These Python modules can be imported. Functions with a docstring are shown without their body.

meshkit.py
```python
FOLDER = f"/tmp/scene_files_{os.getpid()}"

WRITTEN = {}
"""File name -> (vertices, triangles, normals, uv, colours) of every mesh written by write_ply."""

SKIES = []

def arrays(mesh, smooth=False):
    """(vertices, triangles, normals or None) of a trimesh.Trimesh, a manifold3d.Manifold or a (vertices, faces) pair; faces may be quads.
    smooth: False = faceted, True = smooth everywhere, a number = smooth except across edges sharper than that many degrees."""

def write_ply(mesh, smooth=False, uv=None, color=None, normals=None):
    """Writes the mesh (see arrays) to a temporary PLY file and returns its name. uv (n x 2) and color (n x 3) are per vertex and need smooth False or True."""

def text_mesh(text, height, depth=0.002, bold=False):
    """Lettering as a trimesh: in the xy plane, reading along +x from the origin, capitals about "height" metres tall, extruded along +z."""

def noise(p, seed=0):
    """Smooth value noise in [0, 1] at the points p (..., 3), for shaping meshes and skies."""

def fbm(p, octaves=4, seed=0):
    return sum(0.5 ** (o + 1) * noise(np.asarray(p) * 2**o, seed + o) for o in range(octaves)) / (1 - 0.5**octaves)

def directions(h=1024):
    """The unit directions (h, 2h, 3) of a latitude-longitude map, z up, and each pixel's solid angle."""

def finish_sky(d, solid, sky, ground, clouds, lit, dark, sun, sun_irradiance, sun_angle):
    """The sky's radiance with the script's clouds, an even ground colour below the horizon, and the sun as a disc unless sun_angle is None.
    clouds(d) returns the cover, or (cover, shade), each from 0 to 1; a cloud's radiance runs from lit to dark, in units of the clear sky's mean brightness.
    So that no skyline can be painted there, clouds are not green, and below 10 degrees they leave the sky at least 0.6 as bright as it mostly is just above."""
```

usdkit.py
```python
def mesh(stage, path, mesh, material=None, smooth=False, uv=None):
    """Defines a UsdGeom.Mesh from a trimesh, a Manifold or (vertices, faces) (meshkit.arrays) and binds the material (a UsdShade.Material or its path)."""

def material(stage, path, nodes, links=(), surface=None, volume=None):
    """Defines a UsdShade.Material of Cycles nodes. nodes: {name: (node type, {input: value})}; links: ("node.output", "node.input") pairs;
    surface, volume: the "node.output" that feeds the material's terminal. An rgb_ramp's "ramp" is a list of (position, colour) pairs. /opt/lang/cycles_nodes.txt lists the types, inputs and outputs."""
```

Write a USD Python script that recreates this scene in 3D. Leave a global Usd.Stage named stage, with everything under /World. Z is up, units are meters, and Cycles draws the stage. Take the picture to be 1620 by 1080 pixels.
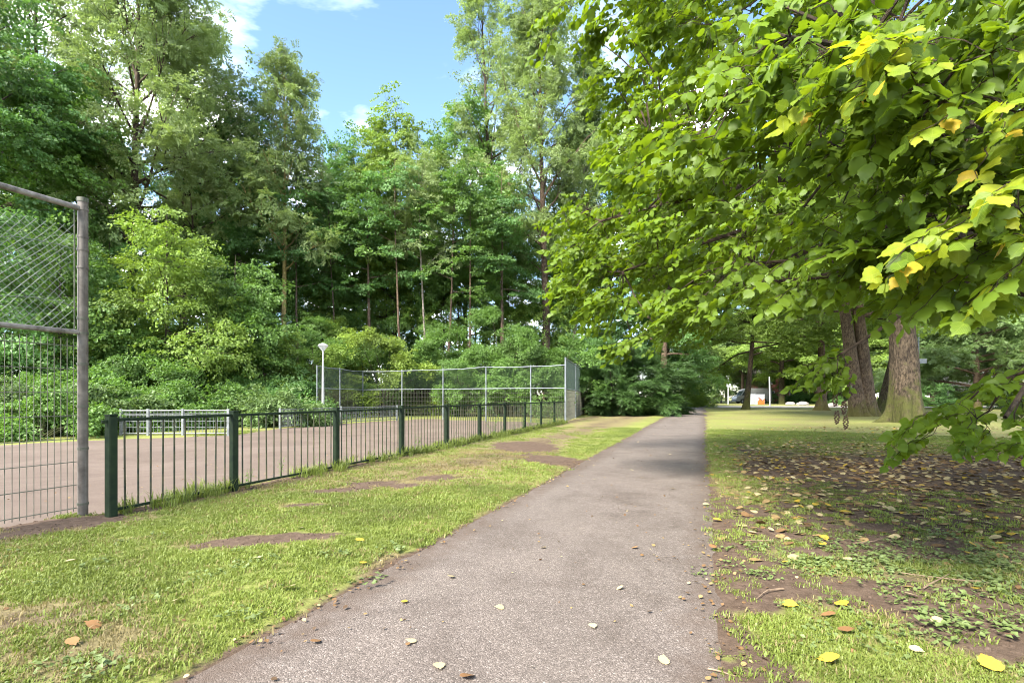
import math, random
import numpy as np, trimesh, usdkit, meshkit
from pxr import Usd, UsdGeom, UsdLux, UsdShade, Gf, Sdf, Vt
from scipy.spatial.transform import Rotation as Rot

stage = Usd.Stage.CreateInMemory()
UsdGeom.SetStageUpAxis(stage, 'Z')
UsdGeom.SetStageMetersPerUnit(stage, 1.0)
WORLD = UsdGeom.Xform.Define(stage, '/World')
UsdGeom.Scope.Define(stage, '/World/Looks')
PI = math.pi
mesh_ = usdkit.mesh

# ------------------------------------------------------------------ camera, sky, sun, exposure
EYE, FPX, HOR, CX = 1.13, 830.0, 627.0, 810.0
cam = UsdGeom.Camera.Define(stage, '/World/camera')
cam.AddTranslateOp().Set(Gf.Vec3d(0, 0, EYE))
cam.AddRotateXYZOp().Set(Gf.Vec3f(90, 0, 0))
cam.CreateHorizontalApertureAttr(36.0)
cam.CreateVerticalApertureAttr(24.0)
cam.CreateFocalLengthAttr(36.0 * FPX / 1620)
cam.CreateVerticalApertureOffsetAttr((HOR - 540) / 1620 * 36.0)
cam.CreateClippingRangeAttr(Gf.Vec2f(0.05, 5000))
EXPOSURE = 3.3
cam.CreateExposureAttr(EXPOSURE)

SUN_EL = math.radians(43)
SUN_XY = np.array([-0.62, -0.78]); SUN_XY /= np.linalg.norm(SUN_XY)
SUN = np.array([SUN_XY[0] * math.cos(SUN_EL), SUN_XY[1] * math.cos(SUN_EL), math.sin(SUN_EL)])
SUN_ROT = math.atan2(SUN[0], SUN[1])
usdkit.material(stage, '/World/Looks/sky_air', {
    'sky': ('sky_texture', {'sky_type': 'single_scattering', 'sun_disc': False, 'sun_elevation': SUN_EL, 'sun_rotation': SUN_ROT,
                            'air_density': 1.0, 'aerosol_density': 0.15, 'ozone_density': 3.4}),
    'tc': ('texture_coordinate', {}),
    'sep': ('separate_xyz', {}),
    'zz': ('math', {'math_type': 'maximum', 'value2': 0.06}),
    'dx': ('math', {'math_type': 'divide'}), 'dy': ('math', {'math_type': 'divide'}),
    'flat': ('combine_xyz', {'z': 44.5}),
    'n': ('noise_texture', {'scale': 1.35, 'detail': 7.0, 'roughness': 0.56, 'distortion': 0.3}),
    'r': ('rgb_ramp', {'ramp': [(0.0, (0, 0, 0)), (0.45, (0.0, 0.0, 0.0)), (0.53, (0.06, 0.06, 0.06)), (0.60, (0.35, 0.35, 0.35)), (0.70, (1, 1, 1)), (1, (1, 1, 1))]}),
    'mix': ('mix_color', {'b': (35.0, 35.2, 35.6)}),
    'bg': ('background_shader', {'strength': 0.05}),
}, [('tc.generated', 'sep.vector'), ('sep.z', 'zz.value1'), ('sep.x', 'dx.value1'), ('zz.value', 'dx.value2'), ('sep.y', 'dy.value1'), ('zz.value', 'dy.value2'),
    ('dx.value', 'flat.x'), ('dy.value', 'flat.y'), ('flat.vector', 'n.vector'), ('n.fac', 'r.fac'), ('r.color', 'mix.fac'), ('sky.color', 'mix.a'), ('mix.result', 'bg.color')], surface='bg.background')
sky = UsdLux.DomeLight.Define(stage, '/World/sky')
UsdShade.MaterialBindingAPI.Apply(sky.GetPrim()).Bind(UsdShade.Material.Get(stage, '/World/Looks/sky_air'))
sky.GetPrim().SetCustomDataByKey('kind', 'structure')
sun = UsdLux.DistantLight.Define(stage, '/World/sun')
sun.CreateIntensityAttr(0.56)
sun.CreateAngleAttr(18.0)
sun.CreateNormalizeAttr(True)
sun.CreateColorAttr(Gf.Vec3f(1.0, 0.95, 0.86))
zax = SUN; xax = np.cross([0, 0, 1.0], zax); xax /= np.linalg.norm(xax); yax = np.cross(zax, xax)
sun.AddTransformOp().Set(Gf.Matrix4d(*xax, 0, *yax, 0, *zax, 0, 0, 0, 0, 1))


# ------------------------------------------------------------------ helpers
def at(px, py, d):
    """the point seen at pixel (px, py) of the photograph at depth d"""
    return np.array([(px - CX) / FPX * d, d, EYE - (py - HOR) / FPX * d])


def on_ground(px, py):
    return at(px, py, EYE * FPX / (py - HOR))


used = {}


def numbered(name, parent='/World'):
    k = used.get((parent, name), 0)
    used[(parent, name)] = k + 1
    return f'{parent}/{name}' if k == 0 else f'{parent}/{name}_{k:03d}'


def tag(p, label=None, cat=None, group=None, kind=None):
    p = p if isinstance(p, Usd.Prim) else p.GetPrim()
    for k, v in (('label', label), ('category', cat), ('group', group), ('kind', kind)):
        if v:
            p.SetCustomDataByKey(k, v)
    return p


def thing(name, loc=(0, 0, 0), rz=0.0, label=None, cat=None, group=None, kind=None):
    x = UsdGeom.Xform.Define(stage, numbered(name))
    x.AddTranslateOp().Set(Gf.Vec3d(*map(float, loc)))
    x.AddRotateZOp().Set(math.degrees(rz))
    tag(x, label, cat, group, kind)
    return str(x.GetPath())


class MB:
    def __init__(s):
        s.v, s.f, s.n = [], [], 0

    def add(s, v, f):
        v = np.asarray(v, float); f = np.asarray(f, int)
        if f.shape[1] == 4:
            f = np.vstack([f[:, [0, 1, 2]], f[:, [0, 2, 3]]])
        s.v.append(v); s.f.append(f + s.n); s.n += len(v)
        return s

    def tm(s, m):
        return s.add(m.vertices, m.faces)

    def box(s, c, size, rz=0.0, bevel=0.0):
        sx, sy, sz = np.asarray(size, float) / 2
        if bevel > 0:
            b = bevel
            pts = [(x * (sx - (b if k != 0 else 0)), y * (sy - (b if k != 1 else 0)), z * (sz - (b if k != 2 else 0)))
                   for x in (-1, 1) for y in (-1, 1) for z in (-1, 1) for k in range(3)]
            m = trimesh.convex.convex_hull(np.array(pts))
            v, f = np.array(m.vertices), np.array(m.faces)
        else:
            m = trimesh.creation.box((2 * sx, 2 * sy, 2 * sz))
            v, f = np.array(m.vertices), np.array(m.faces)
        c_, s_ = math.cos(rz), math.sin(rz)
        v = v @ np.array([[c_, s_, 0], [-s_, c_, 0], [0, 0, 1]]) + np.asarray(c, float)
        return s.add(v, f)

    def tube(s, pts, radii, sides=6, caps=True):
        p = np.asarray(pts, float)
        t = np.gradient(p, axis=0)
        t /= np.linalg.norm(t, axis=1, keepdims=True) + 1e-12
        mt = t.mean(0)
        ref = np.array([0, 0, 1.0]) if abs(mt[2]) < 0.75 * np.linalg.norm(mt) + 1e-9 else np.array([1.0, 0, 0])
        a = np.cross(t, ref); a /= np.linalg.norm(a, axis=1, keepdims=True) + 1e-12
        b = np.cross(t, a)
        ang = np.arange(sides) * 2 * PI / sides
        r = np.broadcast_to(np.asarray(radii, float), (len(p),))
        v = p[:, None] + r[:, None, None] * (np.cos(ang)[None, :, None] * a[:, None] + np.sin(ang)[None, :, None] * b[:, None])
        i, j = np.meshgrid(np.arange(len(p) - 1), np.arange(sides), indexing='ij')
        q = np.stack([i * sides + j, (i + 1) * sides + j, (i + 1) * sides + (j + 1) % sides, i * sides + (j + 1) % sides], -1).reshape(-1, 4)
        v = v.reshape(-1, 3)
        f = np.vstack([q[:, [0, 1, 2]], q[:, [0, 2, 3]]])
        if caps:
            n = len(v)
            v = np.vstack([v, p[0], p[-1]])
            k = np.arange(sides)
            f = np.vstack([f, np.stack([np.full(sides, n), k, (k + 1) % sides], 1),
                           np.stack([np.full(sides, n + 1), (len(p) - 1) * sides + (k + 1) % sides, (len(p) - 1) * sides + k], 1)])
        return s.add(v, f)

    def data(s):
        return np.vstack(s.v), np.vstack(s.f)

    def build(s, name, mat, parent='/World', smooth=False):
        return mesh_(stage, numbered(name, parent), s.data(), '/World/Looks/' + mat, smooth)


def translate(prim, p):
    UsdGeom.Xformable(prim).AddTranslateOp().Set(Gf.Vec3d(*map(float, p)))


def scatter(path, protos, idx, pos, rot, scale, label=None, cat=None, kind='stuff', smooth=False):
    """protos: list of lists of (child name, (v, f), material); rot: scipy Rotation"""
    pi = UsdGeom.PointInstancer.Define(stage, path)
    rel = pi.CreatePrototypesRel()
    for k, parts in enumerate(protos):
        if len(parts) == 1:
            n, vf, m = parts[0]
            c = mesh_(stage, f'{path}/{n}_{k + 1:03d}', vf, '/World/Looks/' + m, smooth)
            rel.AddTarget(c.GetPath())
        else:
            x = UsdGeom.Xform.Define(stage, f'{path}/sprig_{k + 1:03d}')
            for n, vf, m in parts:
                mesh_(stage, f'{x.GetPath()}/{n}', vf, '/World/Looks/' + m, smooth)
            rel.AddTarget(x.GetPath())
    pi.CreateProtoIndicesAttr(Vt.IntArray.FromNumpy(np.asarray(idx, np.int32)))
    pi.CreatePositionsAttr(Vt.Vec3fArray.FromNumpy(np.asarray(pos, np.float32)))
    q = rot.as_quat().astype(np.float32)
    pi.CreateOrientationsAttr(Vt.QuathArray([Gf.Quath(float(w), float(x), float(y), float(z)) for x, y, z, w in q]))
    sc = np.repeat(np.asarray(scale, np.float32)[:, None], 3, 1) if np.ndim(scale) == 1 else np.asarray(scale, np.float32)
    pi.CreateScalesAttr(Vt.Vec3fArray.FromNumpy(sc))
    tag(pi, label, cat, None, kind)
    return pi


# ------------------------------------------------------------------ materials
def look(name, nodes, links, surface):
    usdkit.material(stage, '/World/Looks/' + name, nodes, links, surface=surface)


def plain(name, a, b, scale=6.0, rough=0.6, metallic=0.0, bump=0.0, bscale=None, spec=0.4):
    """two tones mixed by world-space noise"""
    look(name, {
        'g': ('geometry', {}), 'n': ('noise_texture', {'scale': scale, 'detail': 5.0, 'roughness': 0.65}),
        'r': ('rgb_ramp', {'ramp': [(0.0, a), (0.36, a), (0.64, b), (1.0, b)]}),
        'n2': ('noise_texture', {'scale': bscale or scale * 8, 'detail': 3.0}),
        'bu': ('bump', {'strength': bump, 'distance': 0.004}),
        'p': ('principled_bsdf', {'roughness': rough, 'metallic': metallic, 'specular_ior_level': spec}),
    }, [('g.position', 'n.vector'), ('g.position', 'n2.vector'), ('n.fac', 'r.fac'), ('r.color', 'p.base_color')] + ([('n2.fac', 'bu.height'), ('bu.normal', 'p.normal')] if bump else []), 'p.BSDF')


def leafmat(name, tones, trans, tfac=0.35, rough=0.5, spec=0.35, nscale=0.35, per='random_per_island', interp=True, lo=0.7, hi=1.25):
    """leaf: tones vary leaf by leaf, slow noise over the crown; part of the light passes through"""
    src = 'g.random_per_island' if per == 'random_per_island' else 'oi.random'
    nodes = {
        'g': ('geometry', {}), 'oi': ('object_info', {}),
        'r': ('rgb_ramp', {'ramp': tones, 'interpolate': interp}),
        'n': ('noise_texture', {'scale': nscale, 'detail': 3.0}),
        'nr': ('rgb_ramp', {'ramp': [(0, (lo, lo, lo)), (0.3, (lo, lo, lo)), (0.7, (hi, hi * 0.99, hi * 0.9)), (1, (hi, hi * 0.99, hi * 0.9))]}),
        'm': ('mix_color', {'blend_type': 'multiply', 'fac': 1.0, 'use_clamp': False}),
        'mt': ('mix_color', {'blend_type': 'multiply', 'fac': 1.0, 'b': trans, 'use_clamp': False}),
        'p': ('principled_bsdf', {'roughness': rough, 'specular_ior_level': spec}),
        't': ('translucent_bsdf', {}), 'x': ('mix_closure', {'fac': tfac}),
    }
    look(name, nodes, [(src, 'r.fac'), ('g.position', 'n.vector'), ('n.fac', 'nr.fac'), ('r.color', 'm.a'), ('nr.color', 'm.b'), ('m.result', 'p.base_color'),
                       ('m.result', 'mt.a'), ('mt.result', 't.color'), ('p.BSDF', 'x.closure1'), ('t.BSDF', 'x.closure2')], 'x.closure')


T = lambda *c: [(i / max(1, len(c) - 1), x) for i, x in enumerate(c)]
leafmat('leaf_maple', T((0.086, 0.158, 0.033), (0.125, 0.213, 0.044), (0.172, 0.261, 0.054)), (1.6, 1.65, 0.9), 0.38)
leafmat('leaf_maple_dark', T((0.078, 0.158, 0.043), (0.114, 0.205, 0.052), (0.156, 0.253, 0.064)), (1.6, 1.65, 0.9), 0.36)
leafmat('leaf_ash', T((0.165, 0.222, 0.080), (0.205, 0.262, 0.098), (0.245, 0.298, 0.118)), (1.4, 1.45, 0.9), 0.4)
if 0: leafmat('x', T((0.146, 0.232, 0.096), (0.198, 0.293, 0.123), (0.249, 0.339, 0.146)), (1.4, 1.45, 0.9), 0.38)
leafmat('leaf_lime', T((0.137, 0.208, 0.036), (0.190, 0.256, 0.045), (0.244, 0.292, 0.059)), (1.5, 1.5, 0.8), 0.38)
leafmat('leaf_gold', T((0.149, 0.218, 0.031), (0.203, 0.269, 0.036), (0.128, 0.218, 0.034)), (1.4, 1.3, 0.7))
leafmat('leaf_pale', T((0.100, 0.155, 0.050), (0.135, 0.190, 0.060), (0.170, 0.215, 0.070)), (1.5, 1.5, 0.9))
leafmat('leaf_yew', T((0.040, 0.085, 0.017), (0.062, 0.121, 0.022), (0.100, 0.161, 0.029)), (1.2, 1.3, 0.8), 0.15)
LIN = [(0.0, (0.088, 0.142, 0.012)), (0.25, (0.136, 0.190, 0.014)), (0.55, (0.188, 0.230, 0.017)), (0.82, (0.235, 0.262, 0.022)), (0.95, (0.34, 0.24, 0.02)), (1.0, (0.42, 0.30, 0.03))]
leafmat('leaf_linden', LIN, (1.9, 1.75, 0.6), 0.45, 0.5, 0.25, 0.8, interp=False, lo=0.8, hi=1.2)
LVEIN = {
    'oi': ('object_info', {}), 'r': ('rgb_ramp', {'ramp': LIN, 'interpolate': False}), 'at': ('attribute', {'attribute': 'st'}), 'se': ('separate_xyz', {}),
    'av': ('math', {'math_type': 'absolute'}), 'sl': ('math', {'math_type': 'multiply', 'value2': -0.75}), 'ph': ('math', {'math_type': 'add'}),
    'fr': ('math', {'math_type': 'multiply', 'value2': 9.0}), 'fc': ('math', {'math_type': 'pingpong', 'value2': 0.5}),
    'vr': ('map_range', {'from_min': 0.0, 'from_max': 0.09, 'to_min': 1.0, 'to_max': 0.0, 'clamp': True}), 'mr': ('map_range', {'from_min': 0.0, 'from_max': 0.018, 'to_min': 1.0, 'to_max': 0.0, 'clamp': True}),
    'mx': ('math', {'math_type': 'maximum'}), 'mw': ('math', {'math_type': 'multiply', 'value2': 0.42}), 'lv': ('mix_color', {'b': (0.26, 0.31, 0.075)}),
    'g': ('geometry', {}), 'n': ('noise_texture', {'scale': 26.0, 'detail': 4.0}), 'nr': ('rgb_ramp', {'ramp': [(0.3, (0.82, 0.84, 0.8)), (0.7, (1.15, 1.12, 1.0))]}), 'mm': ('mix_color', {'blend_type': 'multiply', 'fac': 1.0, 'use_clamp': False}),
    'mt': ('mix_color', {'blend_type': 'multiply', 'fac': 1.0, 'b': (1.9, 1.75, 0.6), 'use_clamp': False}), 'inv': ('math', {'math_type': 'multiply', 'value2': -1.0}),
    'bu': ('bump', {'strength': 0.5, 'distance': 0.002, 'invert': True}), 'p': ('principled_bsdf', {'roughness': 0.5, 'specular_ior_level': 0.25}), 't': ('translucent_bsdf', {}), 'x': ('mix_closure', {'fac': 0.45})}
look('leaf_linden_single', LVEIN, [('oi.random', 'r.fac'), ('at.vector', 'se.vector'), ('se.y', 'av.value1'), ('av.value', 'sl.value1'), ('se.x', 'ph.value1'), ('sl.value', 'ph.value2'), ('ph.value', 'fr.value1'), ('fr.value', 'fc.value1'),
     ('fc.value', 'vr.value'), ('av.value', 'mr.value'), ('vr.result', 'mx.value1'), ('mr.result', 'mx.value2'), ('mx.value', 'mw.value1'), ('mw.value', 'lv.fac'), ('r.color', 'lv.a'), ('g.position', 'n.vector'), ('n.fac', 'nr.fac'),
     ('lv.result', 'mm.a'), ('nr.color', 'mm.b'), ('mm.result', 'p.base_color'), ('mm.result', 'mt.a'), ('mt.result', 't.color'), ('mx.value', 'bu.height'), ('bu.normal', 'p.normal'), ('p.BSDF', 'x.closure1'), ('t.BSDF', 'x.closure2')], 'x.closure')
leafmat('grass_blade', T((0.130, 0.164, 0.032), (0.176, 0.200, 0.041), (0.223, 0.227, 0.062), (0.288, 0.244, 0.114)), (1.3, 1.3, 0.8), 0.3, 0.5, 0.3, 0.9)
leafmat('grass_dry', T((0.172, 0.140, 0.064), (0.230, 0.184, 0.090), (0.138, 0.138, 0.048)), (1.2, 1.2, 0.8), 0.25, 0.6, 0.2, 0.9)
leafmat('weed_leaf', T((0.072, 0.132, 0.024), (0.102, 0.165, 0.030), (0.144, 0.198, 0.040)), (1.4, 1.5, 0.8), 0.35)
leafmat('clover_leaf', T((0.105, 0.139, 0.046), (0.142, 0.169, 0.057), (0.194, 0.206, 0.075)), (1.3, 1.4, 0.8), 0.25)
leafmat('fallen_pale', T((0.320, 0.265, 0.153), (0.377, 0.320, 0.196)), (1.1, 1.0, 0.7), 0.2, 0.6, 0.3, per='object')
leafmat('fallen_yellow', T((0.361, 0.246, 0.029), (0.443, 0.312, 0.041)), (1.1, 1.0, 0.6), 0.2, 0.6, 0.3, per='object')
leafmat('fallen_brown', T((0.139, 0.070, 0.029), (0.213, 0.115, 0.049)), (1.1, 0.9, 0.6), 0.1, 0.7, 0.3, per='object')

leafmat('litter_pale', T((0.295, 0.238, 0.131), (0.377, 0.312, 0.189)), (1.1, 1.0, 0.7), 0.12, 0.7, 0.2, nscale=30.0, lo=0.75, hi=1.2)
leafmat('litter_tan', T((0.197, 0.135, 0.061), (0.254, 0.180, 0.086)), (1.1, 1.0, 0.7), 0.12, 0.7, 0.2, nscale=30.0, lo=0.75, hi=1.2)
leafmat('litter_brown', T((0.13, 0.075, 0.035), (0.19, 0.11, 0.05)), (1.1, 1.0, 0.7), 0.12, 0.7, 0.2, nscale=30.0, lo=0.75, hi=1.2)
leafmat('litter_dark', T((0.065, 0.04, 0.022), (0.1, 0.06, 0.03)), (1.1, 1.0, 0.7), 0.12, 0.7, 0.2, nscale=30.0, lo=0.75, hi=1.2)
leafmat('litter_gold', T((0.295, 0.205, 0.029), (0.361, 0.254, 0.041)), (1.1, 1.0, 0.7), 0.12, 0.7, 0.2, nscale=30.0, lo=0.75, hi=1.2)

def bark(name, a, b, moss, moss_to, stretch=0.42, scale=15.0, bump=1.0):
    look(name, {
        'nl': ('noise_texture', {'scale': 1.6, 'detail': 5.0, 'roughness': 0.65}), 'nlr': ('rgb_ramp', {'ramp': [(0.3, (0.55, 0.55, 0.55)), (0.5, (1, 1, 1)), (0.72, (1.3, 1.27, 1.2))]}), 'ml': ('mix_color', {'blend_type': 'multiply', 'fac': 1.0, 'use_clamp': False}),
        'g': ('geometry', {}), 'mp': ('mapping', {'mapping_type': 'point', 'scale': (1, 1, stretch)}),
        'n': ('noise_texture', {'scale': scale, 'detail': 6.0, 'roughness': 0.65, 'distortion': 0.4}),
        'r': ('rgb_ramp', {'ramp': [(0, a), (0.38, a), (0.62, b), (1, b)]}),
        'sp': ('separate_xyz', {}), 'n2': ('noise_texture', {'scale': 3.0, 'detail': 6.0, 'roughness': 0.7}),
        'zr': ('map_range', {'from_min': 0.0, 'from_max': moss_to, 'to_min': 0.40, 'to_max': 0.0, 'clamp': True}),
        'ad': ('math', {'math_type': 'add'}), 'mr': ('map_range', {'from_min': 0.62, 'from_max': 0.82, 'to_min': 0.0, 'to_max': 0.85, 'clamp': True}),
        'mx': ('mix_color', {'b': moss}),
        'bu': ('bump', {'strength': bump, 'distance': 0.06}),
        'p': ('principled_bsdf', {'roughness': 0.9, 'specular_ior_level': 0.15}),
    }, [('g.position', 'mp.vector'), ('mp.vector', 'n.vector'), ('n.fac', 'r.fac'), ('g.position', 'sp.vector'), ('g.position', 'n2.vector'), ('sp.z', 'zr.value'),
        ('zr.result', 'ad.value1'), ('n2.fac', 'ad.value2'), ('ad.value', 'mr.value'), ('mr.result', 'mx.fac'), ('r.color', 'ml.a'), ('g.position', 'nl.vector'), ('nl.fac', 'nlr.fac'), ('nlr.color', 'ml.b'), ('ml.result', 'mx.a'), ('mx.result', 'p.base_color'),
        ('n.fac', 'bu.height'), ('bu.normal', 'p.normal')], 'p.BSDF')


bark('bark_grey', (0.018, 0.013, 0.009), (0.076, 0.057, 0.038), (0.054, 0.058, 0.014), 2.6)
bark('bark_brown', (0.042, 0.028, 0.019), (0.122, 0.087, 0.061), (0.075, 0.068, 0.018), 1.5)
bark('bark_dark', (0.022, 0.018, 0.014), (0.075, 0.058, 0.042), (0.05, 0.06, 0.02), 1.5)
bark('bark_ochre', (0.16, 0.12, 0.045), (0.27, 0.21, 0.085), (0.14, 0.13, 0.03), 5.0)
bark('bark_pale', (0.13, 0.105, 0.085), (0.30, 0.255, 0.21), (0.14, 0.13, 0.06), 1.5)
bark('bark_twig', (0.025, 0.018, 0.013), (0.07, 0.05, 0.035), (0.05, 0.05, 0.02), 0.1)
plain('paint_green', (0.0045, 0.010, 0.005), (0.011, 0.019, 0.008), 14, 0.7, bump=0.15, spec=0.12)
plain('paint_green_bar', (0.006, 0.012, 0.006), (0.045, 0.042, 0.014), 9, 0.5, bump=0.15)
plain('steel_old', (0.050, 0.040, 0.032), (0.100, 0.086, 0.073), 10, 0.6, 0.15, bump=0.12)
plain('steel_rail', (0.075, 0.066, 0.056), (0.17, 0.155, 0.138), 12, 0.5, 0.3, bump=0.1)
plain('wire_dark', (0.035, 0.040, 0.026), (0.085, 0.080, 0.060), 16, 0.6, 0.2)
plain('wire_galv', (0.10, 0.106, 0.103), (0.18, 0.187, 0.183), 10, 0.5, 0.3)
plain('steel_galv', (0.115, 0.128, 0.132), (0.185, 0.20, 0.208), 5, 0.5, 0.25)
plain('net_green', (0.012, 0.022, 0.016), (0.022, 0.036, 0.027), 5, 0.7)
plain('lamp_white', (0.22, 0.22, 0.21), (0.30, 0.30, 0.29), 3, 0.4)
plain('lamp_glass', (0.42, 0.41, 0.38), (0.52, 0.51, 0.48), 4, 0.3)
plain('white_paint', (0.34, 0.345, 0.35), (0.40, 0.405, 0.41), 2, 0.3)
plain('dark_glass', (0.03, 0.04, 0.05), (0.05, 0.06, 0.07), 2, 0.12, spec=0.6)
plain('rubber', (0.02, 0.02, 0.02), (0.03, 0.03, 0.03), 5, 0.8)
plain('grey_plastic', (0.12, 0.125, 0.13), (0.18, 0.185, 0.19), 4, 0.5)
plain('grey_panel', (0.20, 0.205, 0.21), (0.26, 0.265, 0.27), 3, 0.5)
plain('orange_paint', (0.24, 0.065, 0.010), (0.30, 0.10, 0.02), 1.5, 0.5)
plain('brick_red', (0.11, 0.045, 0.03), (0.16, 0.07, 0.048), 7, 0.8)
plain('wall_white', (0.26, 0.25, 0.235), (0.32, 0.31, 0.29), 2, 0.8)
plain('stone_pale', (0.18, 0.16, 0.14), (0.24, 0.215, 0.19), 1.5, 0.9)
plain('roof_dark', (0.06, 0.05, 0.05), (0.10, 0.085, 0.08), 3, 0.8)
plain('seed_brown', (0.045, 0.022, 0.014), (0.13, 0.07, 0.045), 60, 0.8)
plain('soil_crumb', (0.030, 0.020, 0.014), (0.085, 0.060, 0.044), 40, 0.95, spec=0.1)
plain('wood_rot', (0.10, 0.065, 0.04), (0.20, 0.14, 0.09), 20, 0.9)

look('asphalt', {
    'g': ('geometry', {}),
    'v': ('voronoi_texture', {'feature': 'f1', 'scale': 165.0, 'randomness': 1.0}),
    'bw': ('separate_color', {}),
    'r': ('rgb_ramp', {'ramp': [(0, (0.0570, 0.0465, 0.0392)), (0.35, (0.0800, 0.0652, 0.0553)), (0.7, (0.1050, 0.0860, 0.0735)), (0.93, (0.1380, 0.1150, 0.1000)), (1, (0.2050, 0.1760, 0.1560))]}),
    'n': ('noise_texture', {'scale': 1.3, 'detail': 9.0, 'roughness': 0.74, 'distortion': 0.6}),
    'nr': ('rgb_ramp', {'ramp': [(0, (0.58, 0.55, 0.52)), (0.36, (0.76, 0.73, 0.70)), (0.5, (1.0, 0.99, 0.98)), (0.66, (1.16, 1.15, 1.13)), (1, (1.25, 1.25, 1.25))]}),
    'm': ('mix_color', {'blend_type': 'multiply', 'fac': 1.0, 'use_clamp': False}),
    'at': ('attribute', {'attribute': 'edge'}),
    'mp': ('mapping', {'mapping_type': 'point', 'rotation': (0, 0, 0.35), 'scale': (1, 0.35, 1)}),
    'ne': ('noise_texture', {'scale': 7.0, 'detail': 6.0, 'roughness': 0.7}),
    'ea': ('math', {'math_type': 'multiply'}),
    'er': ('map_range', {'from_min': 0.24, 'from_max': 0.56, 'to_min': 0.0, 'to_max': 0.8, 'clamp': True}),
    'mx': ('mix_color', {'b': (0.062, 0.043, 0.031)}),
    'v2': ('voronoi_texture', {'feature': 'f1', 'scale': 165.0, 'randomness': 1.0}),
    'bu': ('bump', {'strength': 0.6, 'distance': 0.005, 'invert': True}),
    'p': ('principled_bsdf', {'roughness': 0.85, 'specular_ior_level': 0.3}),
}, [('g.position', 'v.vector'), ('g.position', 'v2.vector'), ('v.color', 'bw.color'), ('bw.r', 'r.fac'), ('g.position', 'n.vector'), ('n.fac', 'nr.fac'), ('r.color', 'm.a'), ('nr.color', 'm.b'),
    ('g.position', 'ne.vector'), ('at.fac', 'ea.value1'), ('ne.fac', 'ea.value2'), ('ea.value', 'er.value'), ('er.result', 'mx.fac'), ('m.result', 'mx.a'), ('mx.result', 'p.base_color'),
    ('v2.distance', 'bu.height'), ('bu.normal', 'p.normal')], 'p.BSDF')

look('court_gravel', {
    'g': ('geometry', {}),
    'n': ('noise_texture', {'scale': 0.55, 'detail': 10.0, 'roughness': 0.76, 'distortion': 0.8}),
    'r': ('rgb_ramp', {'ramp': [(0, (0.0595, 0.0420, 0.0320)), (0.35, (0.0829, 0.0601, 0.0469)), (0.5, (0.1037, 0.0775, 0.0610)), (0.65, (0.1243, 0.0949, 0.0766)), (1, (0.1487, 0.1154, 0.0938))]}),
    'n2': ('noise_texture', {'scale': 60.0, 'detail': 4.0, 'roughness': 0.8}),
    'r2': ('rgb_ramp', {'ramp': [(0.3, (0.75, 0.75, 0.75)), (0.7, (1.2, 1.2, 1.2))]}),
    'm': ('mix_color', {'blend_type': 'multiply', 'fac': 1.0, 'use_clamp': False}),
    'bu': ('bump', {'strength': 0.6, 'distance': 0.008}),
    'p': ('principled_bsdf', {'roughness': 0.9, 'specular_ior_level': 0.2}),
}, [('g.position', 'n.vector'), ('g.position', 'n2.vector'), ('n.fac', 'r.fac'), ('n2.fac', 'r2.fac'), ('r.color', 'm.a'), ('r2.color', 'm.b'), ('m.result', 'p.base_color'), ('n2.fac', 'bu.height'), ('bu.normal', 'p.normal')], 'p.BSDF')

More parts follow.
